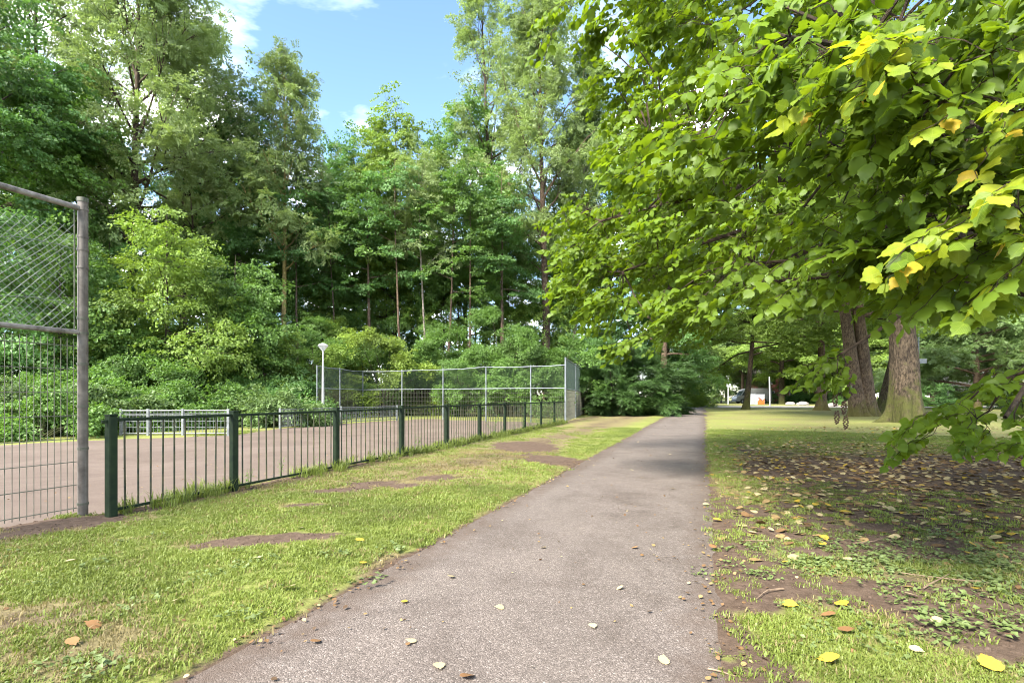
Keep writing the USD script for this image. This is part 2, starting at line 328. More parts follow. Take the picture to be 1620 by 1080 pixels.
# lawn: soil, turf and straw, shared out by the mesh attributes "turf" and "straw"
look('lawn_soil', {
    'g': ('geometry', {}),
    'n': ('noise_texture', {'scale': 14.0, 'detail': 8.0, 'roughness': 0.72}),
    'soil': ('rgb_ramp', {'ramp': [(0, (0.030, 0.019, 0.012)), (0.4, (0.056, 0.037, 0.025)), (0.6, (0.088, 0.060, 0.042)), (1, (0.13, 0.096, 0.070))]}),
    'ng': ('noise_texture', {'scale': 22.0, 'detail': 8.0, 'roughness': 0.75}),
    'grass': ('rgb_ramp', {'ramp': [(0, (0.070, 0.084, 0.020)), (0.38, (0.110, 0.130, 0.029)), (0.6, (0.156, 0.172, 0.045)), (1, (0.20, 0.195, 0.073))]}),
    'nb': ('noise_texture', {'scale': 0.45, 'detail': 5.0, 'roughness': 0.6}),
    'big': ('rgb_ramp', {'ramp': [(0, (0.80, 0.84, 0.8)), (0.35, (0.85, 0.88, 0.85)), (0.65, (1.15, 1.1, 1.1)), (1, (1.2, 1.12, 1.1))]}),
    'gm': ('mix_color', {'blend_type': 'multiply', 'fac': 1.0, 'use_clamp': False}),
    'straw': ('rgb_ramp', {'ramp': [(0, (0.070, 0.058, 0.026)), (0.45, (0.118, 0.098, 0.044)), (0.6, (0.165, 0.138, 0.064)), (1, (0.23, 0.19, 0.10))]}),
    'ts': ('attribute', {'attribute': 'straw'}), 'tt': ('attribute', {'attribute': 'turf'}),
    'nm': ('noise_texture', {'scale': 8.0, 'detail': 10.0, 'roughness': 0.82, 'distortion': 0.5}),
    's1': ('math', {'math_type': 'add'}), 's2': ('map_range', {'from_min': 0.85, 'from_max': 1.15, 'clamp': True}),
    't1': ('math', {'math_type': 'add'}), 't2': ('map_range', {'from_min': 0.84, 'from_max': 1.10, 'clamp': True}),
    'mx1': ('mix_color', {}), 'mx2': ('mix_color', {}),
    'bu': ('bump', {'strength': 0.9, 'distance': 0.02}),
    'p': ('principled_bsdf', {'roughness': 0.95, 'specular_ior_level': 0.15}),
}, [('g.position', 'n.vector'), ('g.position', 'ng.vector'), ('g.position', 'nb.vector'), ('g.position', 'nm.vector'), ('n.fac', 'soil.fac'), ('ng.fac', 'grass.fac'), ('ng.fac', 'straw.fac'),
    ('nb.fac', 'big.fac'), ('grass.color', 'gm.a'), ('big.color', 'gm.b'), ('ts.fac', 's1.value1'), ('nm.fac', 's1.value2'), ('s1.value', 's2.value'), ('tt.fac', 't1.value1'), ('nm.fac', 't1.value2'), ('t1.value', 't2.value'),
    ('s2.result', 'mx1.fac'), ('gm.result', 'mx1.a'), ('straw.color', 'mx1.b'), ('t2.result', 'mx2.fac'), ('soil.color', 'mx2.a'), ('mx1.result', 'mx2.b'), ('mx2.result', 'p.base_color'),
    ('ng.fac', 'bu.height'), ('bu.normal', 'p.normal')], 'p.BSDF')

# ------------------------------------------------------------------ ground, path, court, far road
PD = np.array([302.0, 830.0]); PD /= np.linalg.norm(PD)          # direction of the path
PQ = np.array([PD[1], -PD[0]])                                   # to its right
PL, PR = -1.86, -0.01                                             # its edges
FD = np.array([288.0, 830.0]); FD /= np.linalg.norm(FD)          # direction of the green fence
P2 = on_ground(370, 779)[:2]
POST = lambda k: P2 + FD * (1.87 * k)
TD = np.array([340.0, 830.0]); TD /= np.linalg.norm(TD)
TP = on_ground(131, 818)[:2]
BACK0 = POST(9.0)
ss = lambda a, b, x: np.clip((np.asarray(x, float) - a) / (b - a), 0, 1) ** 2 * (3 - 2 * np.clip((np.asarray(x, float) - a) / (b - a), 0, 1))


def fb(x, y, s, seed=0, o=4):
    return meshkit.fbm(np.stack([np.asarray(x) * s, np.asarray(y) * s, np.full(np.shape(x), 0.5)], -1), o, seed)


from shapely import Polygon, contains_xy, prepare, distance as shp_distance, points as shp_points
FN = np.array([-FD[1], FD[0]])                                    # left of the fence
court_poly = Polygon([POST(9.3) + FN * 0.3, POST(3) + FN * 0.28, POST(-0.73) + FN * 0.22, TP + np.array([-0.12, 0.10]), TP - TD * 3.2 + np.array([-0.12, 0.1]),
                      (-14, 0.5), (-19, 6.0), (-12.6, 11.4), (-10.6, 13.7), (-8.1, 15.3), (-8.3, 18.4), (-5.6, 25.0), (-4.2, 26.2), (2.0, 22.4)])
prepare(court_poly)
bare = [(on_ground(1330, 840)[:2], 0.9, 0.75, 0.1), (on_ground(1520, 850)[:2], 1.0, 0.7, 0.1), (on_ground(1590, 985)[:2], 0.5, 0.3, 0.3), (on_ground(1420, 950)[:2], 0.32, 0.22, 0.2), (on_ground(1210, 830)[:2], 0.4, 0.55, 0.1), (on_ground(1480, 760)[:2], 1.6, 1.2, 0.1), (on_ground(435, 857)[:2], 0.60, 0.15, 0.25), (on_ground(370, 866)[:2], 0.26, 0.10, 0.25), (on_ground(542, 779)[:2], 0.34, 0.17, 0.3), (on_ground(632, 772)[:2], 0.28, 0.16, 0.2), (on_ground(480, 803)[:2], 0.22, 0.1, 0.2),
        (on_ground(585, 768)[:2], 0.3, 0.15, 0.2), (on_ground(690, 760)[:2], 0.3, 0.2, 0.2), (on_ground(75, 832)[:2], 0.55, 0.22, 0.2), 
        (on_ground(1190, 905)[:2], 0.33, 0.5, 0.3), (on_ground(1175, 950)[:2], 0.13, 0.5, 0.2), (on_ground(1150, 1000)[:2], 0.10, 0.5, 0.2), (on_ground(880, 730)[:2], 0.5, 0.9, 0.3), (on_ground(830, 708)[:2], 0.6, 1.2, 0.3)]
worn = [(on_ground(60, 1010)[:2], 0.42, 0.30), (on_ground(180, 1045)[:2], 0.3, 0.18), (on_ground(20, 980)[:2], 0.4, 0.25), (on_ground(640, 900)[:2], 0.25, 0.3)]
lush = [(on_ground(1215, 985)[:2], 0.30, 0.38), (on_ground(1300, 1030)[:2], 0.42, 0.32), (on_ground(1150, 880)[:2], 0.14, 0.12), (on_ground(1290, 900)[:2], 0.22, 0.16), (on_ground(1490, 905)[:2], 0.3, 0.16), (on_ground(1400, 1060)[:2], 0.4, 0.2)]


def cover(x, y):
    """(turf, straw, distance in from the path's edge) of the lawn at x, y"""
    x, y = np.asarray(x, float), np.asarray(y, float)
    q = x * PQ[0] + y * PQ[1]; p = x * PD[0] + y * PD[1]
    n1, n2, n3 = fb(x, y, 0.9, 3), fb(x, y, 2.7, 8), fb(x, y, 6.5, 12, 5)
    left = q < -0.9
    din = np.where(left, PL - q, q - PR)
    turf = np.full(x.shape, 0.80) + 0.25 * (n1 - 0.5) + 0.35 * (n2 - 0.5)
    straw = 0.37 + 0.5 * (n1 - 0.5) + 0.4 * (n2 - 0.5)
    band = np.exp(-((q + 3.75 + 0.5 * (n1 - 0.5)) / 0.75) ** 2) * ss(3.5, 8, p)
    straw = np.where(left, straw + 0.85 * band, straw)
    turf = np.where(left, turf - 0.34 * band, turf)
    wall = np.abs((x - P2[0]) * FN[0] + (y - P2[1]) * FN[1])
    turf -= np.where(left, 0.5 * np.exp(-(wall / 0.22) ** 2) * (y > 3), 0)
    straw += np.where(left, 0.4 * np.exp(-(wall / 0.45) ** 2) * (y > 3), 0)
    turf -= 0.75 * np.exp(-(np.maximum(din, 0) / 0.13) ** 2) * (0.45 + 0.9 * n2)
    # right side: bare earth under the overhanging tree, lawn further off
    under = ss(12.5, 4.5, np.hypot(x - 6.0, (y - 6.6) * 1.05) + 5.5 * n1 + 3.5 * n2 - 0.9) * ss(0.15, 0.9, q)
    verge = ss(4.6, 3.2, p) * 0.55
    turf = np.where(left, turf, turf - 0.62 * under - 0.30 * verge - 0.55 * np.exp(-((q - 0.2) / 0.25) ** 2) * ss(9, 5, p))
    straw = np.where(left, straw, straw + 0.22 * verge + 0.1)
    for c, a, b, ang in bare:
        ca, sa = math.cos(ang), math.sin(ang)
        u = ((x - c[0]) * ca + (y - c[1]) * sa) / a; v = (-(x - c[0]) * sa + (y - c[1]) * ca) / b
        w = np.exp(-(np.sqrt(u * u + v * v) * (0.35 + 1.3 * n3)) ** 3)
        turf = turf - 0.8 * w
    for c, a, b in worn:
        w = np.exp(-((((x - c[0]) / a) ** 2 + ((y - c[1]) / b) ** 2) * (0.4 + 1.2 * n3)) ** 2)
        straw = straw + 0.75 * w; turf = turf - 0.22 * w
    for c, a, b in lush:
        w = np.exp(-((((x - c[0]) / a) ** 2 + ((y - c[1]) / b) ** 2) * np.maximum(.15, -0.5 + 3.0 * n3)) ** 1.5)
        turf = turf + 0.62 * w; straw = straw - 0.15 * w
    return np.clip(turf, 0, 1), np.clip(straw, 0, 1), din


def height(x, y):
    x, y = np.asarray(x, float), np.asarray(y, float)
    q = x * PQ[0] + y * PQ[1]; p = x * PD[0] + y * PD[1]
    din = np.where(q < -0.9, PL - q, q - PR)
    rag = din + 0.24 * (fb(x, y, 3.2, 21) - 0.5) + 0.20 * (fb(x, y, 13.0, 22, 2) - 0.5)
    z = 0.05 * (fb(x, y, 0.55, 5) - 0.5) + 0.022 * (fb(x, y, 3.2, 6, 3) - 0.5) + 0.012 * (fb(x, y, 11.0, 7, 2) - 0.5) + 0.025
    z = z * ss(-0.02, 0.30, din)
    z = np.where(p < 95, -0.03 + (z + 0.03) * ss(-0.05, 0.05, rag), z)
    near = (np.abs(x + 6) < 16) & (y > -1) & (y < 30)
    if near.any():
        pts = shp_points(x[near], y[near])
        ins = contains_xy(court_poly, x[near], y[near])
        d = shp_distance(pts, court_poly.exterior)
        sd = np.where(ins, -d, d)
        z[near] = -0.04 + (z[near] + 0.04) * ss(-0.12, 0.10, sd + 0.14 * (fb(x[near], y[near], 3.0, 31) - 0.5))
    z = z - 0.03 * ss(52, 54, y) * ss(64, 62, y) * (x > 9)
    for (cx, cy, r, h) in mounds:
        z = z + h * np.exp(-(((x - cx) ** 2 + (y - cy) ** 2) / r ** 2))
    return z


big = {k: on_ground(*v)[:2] for k, v in {'near': (1437, 672), 'twin': (1369, 661), 'lean': (1399, 656), 'slim': (1300, 650), 'small': (1180, 648)}.items()}
mounds = [(big['near'][0], big['near'][1], 1.6, 0.10), (big['twin'][0], big['twin'][1], 1.7, 0.08), (big['slim'][0], big['slim'][1], 1.2, 0.06)]


def graded(lo, hi, step, far, grow=1.09):
    core = np.arange(lo, hi, step)
    out, x, s = [], core[-1], step
    while x < far:
        s *= grow; x += s; out.append(x)
    inn, x, s = [], core[0], step
    while x > -far:
        s *= grow; x -= s; inn.append(x)
    return np.concatenate([inn[::-1], core, out])


gx, gy = graded(-5.2, 6.0, 0.045, 900), graded(0.9, 10.5, 0.045, 900)
GX, GY = np.meshgrid(gx, gy, indexing='xy')
GZ = height(GX.ravel(), GY.ravel())
turf, straw, din = cover(GX.ravel(), GY.ravel())
nx, ny = len(gx), len(gy)
i, j = np.meshgrid(np.arange(ny - 1), np.arange(nx - 1), indexing='ij')
quads = np.stack([i * nx + j, i * nx + j + 1, (i + 1) * nx + j + 1, (i + 1) * nx + j], -1).reshape(-1, 4)
gm = mesh_(stage, '/World/lawn', (np.stack([GX.ravel(), GY.ravel(), GZ], 1), quads), '/World/Looks/lawn_soil', True)
api = UsdGeom.PrimvarsAPI(gm)
api.CreatePrimvar('turf', Sdf.ValueTypeNames.FloatArray, 'vertex').Set(Vt.FloatArray.FromNumpy(turf.astype(np.float32)))
api.CreatePrimvar('straw', Sdf.ValueTypeNames.FloatArray, 'vertex').Set(Vt.FloatArray.FromNumpy(straw.astype(np.float32)))
tag(gm, 'mown lawn with worn earth on both sides of the footpath', None, None, 'structure')

# path: a strip of asphalt, slightly cambered, its edges run in under the turf
ts = np.concatenate([np.arange(-6, 12, 0.25), np.geomspace(12, 100, 60)])
us = np.array([-0.16, 0.0, 0.10, 0.25, 0.5, 1.0, 1.5, 1.72, 1.87, 1.96, 2.10])
V, E = [], []
for t in ts:
    for u in us:
        w = PD * t + PQ * (PL + u + 0.03 * math.sin(t * 0.9) * (u < 0.3))
        V.append((w[0], w[1], 0.004 + 0.010 * (1 - ((u - 0.96) / 1.1) ** 2)))
        E.append(float(np.clip(1 - min(u, 1.92 - u) / 0.45, 0, 1)))
n = len(us)
i, j = np.meshgrid(np.arange(len(ts) - 1), np.arange(n - 1), indexing='ij')
pm = mesh_(stage, '/World/path', (np.array(V), np.stack([i * n + j, i * n + j + 1, (i + 1) * n + j + 1, (i + 1) * n + j], -1).reshape(-1, 4)), '/World/Looks/asphalt', True)
UsdGeom.PrimvarsAPI(pm).CreatePrimvar('edge', Sdf.ValueTypeNames.FloatArray, 'vertex').Set(Vt.FloatArray.FromNumpy(np.array(E, np.float32)))
tag(pm, 'straight asphalt footpath running away through the park', None, None, 'structure')

cv, cf = trimesh.creation.triangulate_polygon(court_poly.buffer(0.35), engine='earcut')
tag(mesh_(stage, '/World/court', (np.c_[cv, np.full(len(cv), 0.0)], cf), '/World/Looks/court_gravel', False), 'gravel ball court behind the green fence', None, None, 'structure')
road = np.array([(9.2, 54, 0.012), (160, 54, 0.012), (160, 62, 0.012), (13.5, 62, 0.012)])
tag(mesh_(stage, '/World/road', (road, [[0, 1, 2, 3]]), '/World/Looks/stone_pale', False), 'pale sunlit road crossing beyond the lawn', None, None, 'structure')


def gz(x, y):
    return float(height(np.array([x]), np.array([y]))[0])


# ------------------------------------------------------------------ leaves and sprigs
def rhomb(L, W, rng, fold=0.18):
    """a folded pointed leaf of four triangles along +x"""
    z = fold * W
    v = np.array([(0, 0, 0), (0.45 * L, 0.5 * W, z), (L, 0, -0.10 * L), (0.45 * L, -0.5 * W, z), (0.55 * L, 0, 0)])
    return v, np.array([(0, 4, 1), (1, 4, 2), (0, 3, 4), (3, 2, 4)])


def rhomb2(L, W, fold=0.18):
    z = fold * W
    return np.array([(0, 0, 0), (0.45 * L, 0.5 * W, z), (L, 0, -0.08 * L), (0.45 * L, -0.5 * W, z)]), np.array([(0, 2, 1), (0, 3, 2)])


def place(v, yaw, pitch, roll, p):
    return Rot.from_euler('ZYX', [yaw, pitch, roll]).apply(v) + p


def sprig_broad(rng, n=56, L=0.15, W=0.115, span=1.0, sag=0.16):
    b = MB()
    for k in range(n):
        x = span * rng.random() ** 0.8
        hw = 0.42 * span * (1 - 0.55 * x / span) * min(1, 0.3 + 2.2 * x / span)
        y = hw * rng.uniform(-1, 1)
        z = -sag * x * x + rng.normal(0, 0.05) - 0.25 * y * y
        s = rng.uniform(0.7, 1.25)
        v, f = rhomb(L * s, W * s, rng)
        b.add(place(v, math.atan2(y, 0.5) * 0.8 + rng.normal(0, 0.6), rng.normal(0.35, 0.42), rng.normal(0, 0.55), (x, y, z)), f)
    return b.data()


def sprig_feather(rng, rach=14, pairs=5, span=1.0):
    """pinnate leaves hanging off a thin shoot"""
    b = MB()
    for k in range(rach):
        x = span * (0.1 + 0.85 * k / rach) + rng.normal(0, 0.04)
        yaw = rng.choice([-1, 1]) * rng.uniform(0.4, 1.3)
        pit = rng.normal(0.15, 0.5)
        R = Rot.from_euler('ZYX', [yaw, pit, rng.normal(0, 0.4)])
        base = np.array([x, rng.normal(0, 0.03), -0.12 * x * x + rng.normal(0, 0.04)])
        ln = rng.uniform(0.26, 0.42)
        for m in range(pairs):
            for s in (-1, 1):
                u = ln * (0.25 + 0.75 * m / (pairs - 1))
                v, f = rhomb2(0.135 * rng.uniform(0.8, 1.2), 0.052 * rng.uniform(0.8, 1.2), 0.1)
                v = place(v, s * rng.uniform(0.6, 1.0), rng.normal(0.1, 0.2), rng.normal(0, 0.3), (u, 0, -0.35 * u * u))
                b.add(R.apply(v) + base, f)
    return b.data()


def sprig_yew(rng, span=1.0):
    b = MB()
    for k in range(12):
        x0 = span * (0.05 + 0.8 * k / 12)
        yaw = (1 if k % 2 else -1) * rng.uniform(0.45, 0.9)
        ln = 0.42 * span * (1 - 0.5 * k / 12) * rng.uniform(0.8, 1.2)
        R = Rot.from_euler('ZYX', [yaw, rng.normal(0.05, 0.2), rng.normal(0, 0.2)])
        for m in range(9):
            for s in (-1, 1):
                u = ln * m / 9
                v, f = rhomb2(0.085, 0.022, 0.0)
                v = place(v, s * rng.uniform(0.5, 0.9), rng.normal(0.1, 0.2), rng.normal(0, 0.4), (u, 0, -0.4 * u * u))
                b.add(R.apply(v) + np.array([x0, 0, -0.2 * x0 * x0 + 0.1 * x0]), f)
    return b.data()


def linden_leaf(L, rng):
    """a heart-shaped toothed leaf along +x with a raised midrib; also its flat (u, v) layout"""
    u = np.array([-0.05, 0.03, 0.12, 0.24, 0.36, 0.48, 0.60, 0.72, 0.84, 0.93, 1.0])
    w = np.array([0.13, 0.28, 0.375, 0.43, 0.44, 0.41, 0.345, 0.235, 0.115, 0.04, 0.0]) * rng.uniform(.85, 1.05)
    tooth = np.array([0, .02, -.02, .03, -.02, .03, -.02, .03, -.02, .01, 0])
    curl, fold, ph = rng.uniform(0.12, 0.38), rng.uniform(0.05, 0.3), rng.uniform(0, 6, 2)
    cols, uv = [], []
    for s, fr in ((-1, 1.0), (-1, .55), (0, 0.0), (1, .55), (1, 1.0)):
        ww = (w + tooth * (fr == 1) * rng.uniform(0.6, 1.4)) * fr
        uu = np.where(fr == 0, np.maximum(u, 0), u + 0.04 * (tooth > 0) * (fr == 1))
        z = -curl * uu * uu + fold * ww - 0.45 * ww * ww + 0.03 * np.sin(uu * 8 + ph[int(s > 0)]) * fr
        cols.append(np.stack([uu, s * ww, z], 1)); uv.append(np.stack([uu, s * ww], 1))
    n = len(u); F = []
    for c in range(4):
        for k in range(n - 1):
            a, b = c * n + k, (c + 1) * n + k
            F += [(a, a + 1, b + 1), (a, b + 1, b)]
    return np.vstack(cols) * L, np.array(F)[:, ::-1], np.vstack(uv)


def linden_sprig(rng, nl=12, size=(0.055, 0.112)):
    """(list of leaf (v, f), twig (v, f)) of one shoot along +x"""
    ln = rng.uniform(0.30, 0.42)
    xs = np.linspace(0, ln, 7)
    tw = np.stack([xs, 0.012 * np.sin(xs * 40 + rng.uniform(0, 6)), -0.35 * xs ** 2], 1)
    twig = MB().tube(tw, np.linspace(0.0035, 0.0012, 7), 4, False).data()
    leaves = []
    for k in range(nl):
        x = ln * (0.12 + 0.88 * k / (nl - 1))
        L = rng.uniform(*size)
        v, f, uv = linden_leaf(L, rng)
        s = 1 if k % 2 else -1
        yaw = s * rng.uniform(0.5, 1.15) if k < nl - 1 else 0.0
        off = np.array([math.cos(yaw), math.sin(yaw), -0.25]) * 0.025
        base = np.array([x, 0, -0.35 * x * x]) + off
        leaves.append((place(v, yaw, rng.normal(0.28, 0.42), rng.normal(0, 0.5), base), f, uv))
    return leaves, twig


R0 = np.random.default_rng(11)
SPRIG = {
    'broad': [sprig_broad(R0) for _ in range(5)],
    'fine': [sprig_broad(R0, 62, 0.115, 0.080, 1.0, 0.20) for _ in range(5)],
    'feather': [sprig_feather(R0) for _ in range(5)],
    'ash': [],
    'yew': [sprig_yew(R0) for _ in range(4)],
}

SPRIG['ash'] = SPRIG['feather'][:3] + SPRIG['fine'][:3]


def crown(parent, kind, mat, P, yaw, pitch, roll, sc, rng):
    protos = [[('leaves', vf, mat)] for vf in SPRIG[kind]]
    rot = Rot.from_euler('ZYX', np.stack([yaw, pitch, roll], 1))
    return scatter(numbered('crown', parent), protos, rng.integers(0, len(protos), len(P)), P, rot, sc)


def wander(p0, d0, L, n, bend, jit, rng):
    """a limb: n steps from p0, its direction drawn towards +z by bend and jittered"""
    p, d = np.array(p0, float), np.array(d0, float) / np.linalg.norm(d0)
    out = [p.copy()]
    for k in range(n):
        d = d + np.array([0, 0, bend / n]) + rng.normal(0, jit, 3)
        d /= np.linalg.norm(d)
        p = p + d * L / n
        out.append(p.copy())
    return np.array(out)


def flare_tube(mb, pts, radii, sides, seed, flare=0.0, fluted=0.06):
    """a trunk with root flare and fluting"""
    p = np.asarray(pts, float); r = np.asarray(radii, float)
    ang = np.arange(sides) * 2 * PI / sides
    h = p[:, 2] - p[0, 2]
    rg = np.random.default_rng(seed)
    ph = rg.uniform(0, 6.28, 3)
    lobes = 0.55 * np.cos(3 * ang + ph[0]) + 0.6 * np.cos(5 * ang + ph[1]) + 0.3 * np.cos(8 * ang + ph[2])
    k = (0.65 * np.exp(-h / 0.22) + 0.35 * np.exp(-h / 0.8))[:, None]
    rr = r[:, None] * (1 + flare * k * np.maximum(0.12, 0.42 + 1.0 * lobes[None]) + fluted * lobes[None] * np.exp(-h / 4)[:, None])
    rr += r[:, None] * 0.06 * (meshkit.noise(np.stack([np.broadcast_to(np.cos(ang) * 2, rr.shape), np.broadcast_to(np.sin(ang) * 2, rr.shape), np.broadcast_to(h[:, None] * 1.4, rr.shape)], -1) + seed) - 0.5)
    if sides >= 24:
        nz = meshkit.fbm(np.stack([np.broadcast_to(np.cos(ang) * 7, rr.shape), np.broadcast_to(np.sin(ang) * 7, rr.shape), np.broadcast_to(h[:, None] * 1.1, rr.shape)], -1), 3, seed + 3)
        rr = rr + r[:, None] * 0.10 * (np.abs(nz - 0.5) * 2 - 0.25)
    v = np.stack([p[:, 0:1] + rr * np.cos(ang), p[:, 1:2] + rr * np.sin(ang), np.broadcast_to(p[:, 2:3], rr.shape)], -1).reshape(-1, 3)
    i, j = np.meshgrid(np.arange(len(p) - 1), np.arange(sides), indexing='ij')
    q = np.stack([i * sides + j, i * sides + (j + 1) % sides, (i + 1) * sides + (j + 1) % sides, (i + 1) * sides + j], -1).reshape(-1, 4)
    mb.add(v, q)


def profile(u, shape):
    if shape == 'dome':
        return math.sqrt(max(0.05, 1 - (2 * u - 0.75) ** 2 / 1.6)) * (0.75 + 0.25 * (u > 0.1))
    if shape == 'tall':
        return 0.55 + 0.45 * math.sin(PI * min(1, 0.15 + 0.8 * u)) if u < 0.85 else 0.55
    if shape == 'skirt':
        return max(0.16, 1.0 - 0.85 * u ** 1.2)
    return 1.0


def make_tree(name, label, x, y, H, r0, hb, R, limbs, kind, mat, bk, seed, lean=(0, 0), shape='dome', up=0.55, droop=-0.1, dens=1.0, ssc=1.0, flare=0.5, group=None, cat='tree', fork=None, stems=1, sides=12, flat=0.25):
    rng = np.random.default_rng(seed)
    t = thing(name, (x, y, gz(x, y) - 0.04), 0, label, cat, group)
    mb = MB()
    n = 14 if sides < 24 else 44
    hs = np.concatenate([[0, 0.06, 0.13, 0.22, 0.35, 0.55, 0.8], np.linspace(1.15, H * 0.96, n)])
    wx = np.cumsum(rng.normal(0, 0.012 * H / n, len(hs))); wy = np.cumsum(rng.normal(0, 0.012 * H / n, len(hs)))
    stem = np.stack([lean[0] * hs / H * (1 - 0.4 * hs / H) * 1.6 + wx - wx[0], lean[1] * hs / H + wy - wy[0], hs], 1)
    rad = r0 * np.maximum(0.05, 1 - 0.92 * (hs / (H * 0.98)) ** 0.85)
    for q in range(stems):
        o = np.zeros(3) if stems == 1 else np.array([math.cos(q * 2.6 + 0.3), math.sin(q * 2.6 + 0.3), 0]) * r0 * 0.55
        spread = 0 if stems == 1 else 0.05
        st = stem + o[None] * (1 + spread * hs[:, None])
        flare_tube(mb, st, rad * (1 if stems == 1 else 0.72), sides, seed + q, flare)
    P, Y, PT, RO, S = [], [], [], [], []
    for k in range(limbs):
        u = (k + rng.random()) / limbs
        u = u ** 0.85
        z0 = hb + (H * 0.95 - hb) * u
        p0 = np.array([np.interp(z0 * 0.97, hs, stem[:, a]) for a in range(3)])
        rr = np.interp(z0, hs, rad)
        az = k * 2.39996 + rng.normal(0, 0.35)
        L = R * profile(u, shape) * rng.uniform(0.62, 1.15)
        el = up * (0.35 + 1.0 * u) + rng.normal(0, 0.12)
        d = np.array([math.cos(az) * math.cos(el), math.sin(az) * math.cos(el), math.sin(el)])
        limb = wander(p0, d, L, 6, droop, 0.07, rng)
        lr = min(rr * 0.55, 0.018 * L + 0.02)
        mb.tube(limb, np.linspace(lr, lr * 0.25, 7), 5, False)
        nsub = max(2, int(L * 1.25 * dens + rng.random()))
        paths = [(limb, 0.45)]
        for m in range(nsub):
            v = rng.uniform(0.25, 0.98)
            a = np.array([np.interp(v * 6, range(7), limb[:, c]) for c in range(3)])
            dd = limb[min(6, int(v * 6) + 1)] - limb[int(v * 6)] if v < 0.99 else limb[6] - limb[5]
            dd = dd / (np.linalg.norm(dd) + 1e-9)
            side = rng.choice([-1, 1]) * rng.uniform(0.45, 1.25)
            dd = Rot.from_euler('z', side).apply(dd) + np.array([0, 0, rng.normal(0.05, 0.2)])
            l2 = (0.28 + 0.3 * rng.random()) * L * (1.1 - 0.5 * v) + 0.35
            sub = wander(a, dd, l2, 4, droop, 0.10, rng)
            mb.tube(sub, np.linspace(lr * 0.4, 0.006, 5), 3, False)
            paths.append((sub, 0.18))
        for path, start in paths:
            ln = np.linalg.norm(np.diff(path, axis=0), axis=1).sum()
            cnt = max(1, int(ln * (1 - start) * 4.2 * dens + rng.random()))
            for c in range(cnt):
                w = start + (1 - start) * (c + rng.random()) / cnt
                e = w * (len(path) - 1)
                pt = np.array([np.interp(e, range(len(path)), path[:, a]) for a in range(3)])
                i0 = min(len(path) - 2, int(e))
                dv = path[i0 + 1] - path[i0]
                P.append(pt + rng.normal(0, 0.20, 3) - np.array([0, 0, 0.05]))
                Y.append(math.atan2(dv[1], dv[0]) + rng.normal(0, 0.8))
                PT.append(rng.normal(0.16, flat)); RO.append(rng.normal(0, flat)); S.append(ssc * rng.uniform(0.75, 1.3))
    mb.build('trunk', bk, t, 40)
    crown(t, kind, mat, np.array(P), np.array(Y), np.array(PT), np.array(RO), np.array(S), rng)
    return t, len(P)


def make_shrub(name, label, x, y, H, R, kind, mat, seed, n=260, bk='bark_dark', group=None, ssc=1.0, cat='shrub', lump=0.6, base=0.05):
    rng = np.random.default_rng(seed)
    t = thing(name, (x, y, gz(x, y) - 0.03), 0, label, cat, group)
    mb = MB()
    P, Y, PT, RO, S = [], [], [], [], []
    cl = []
    for k in range(26):
        th, ph = rng.uniform(0, 2 * PI), math.asin(rng.uniform(-0.1, 1))
        rr = rng.uniform(0.55, 1.05) if k % 6 else rng.uniform(1.05, 1.28)
        cl.append(np.array([math.cos(th) * math.cos(ph) * R * rr, math.sin(th) * math.cos(ph) * R * rr, max(base * H, (0.12 + 0.88 * max(0, math.sin(ph))) * H * rr)]))
    for c in cl:
        mid = c * np.array([0.35, 0.35, 0.55]) + rng.normal(0, 0.08, 3)
        mb.tube(np.array([[rng.normal(0, 0.06), rng.normal(0, 0.06), -0.05], mid, c]), [0.035 * H / 3 + 0.01, 0.02, 0.007], 4, False)
        for m in range(max(3, n // 26)):
            d = rng.normal(0, 1, 3); d /= np.linalg.norm(d)
            p = c + d * lump * min(R, H) * 0.42 * rng.random() ** 0.5 * np.array([1, 1, 0.75])
            p[2] = max(0.04, p[2])
            out = p - np.array([0, 0, H * 0.3])
            P.append(p); Y.append(math.atan2(out[1], out[0]) + rng.normal(0, 0.6)); PT.append(rng.normal(0.12, 0.35)); RO.append(rng.normal(0, 0.35)); S.append(ssc * rng.uniform(0.7, 1.2))
    mb.build('stems', bk, t, 40)
    P = np.array(P)
    sc = np.array(S)
    P -= np.stack([np.cos(Y), np.sin(Y), np.zeros(len(Y))], 1) * (sc * 0.4)[:, None]
    P[:, 2] = np.maximum(P[:, 2], 0.08 + 0.1 * sc)
    crown(t, kind, mat, P, np.array(Y), np.array(PT), np.array(RO), sc, rng)
    return t


# ------------------------------------------------------------------ fences
def w3(p2, z):
    return np.array([p2[0], p2[1], z])


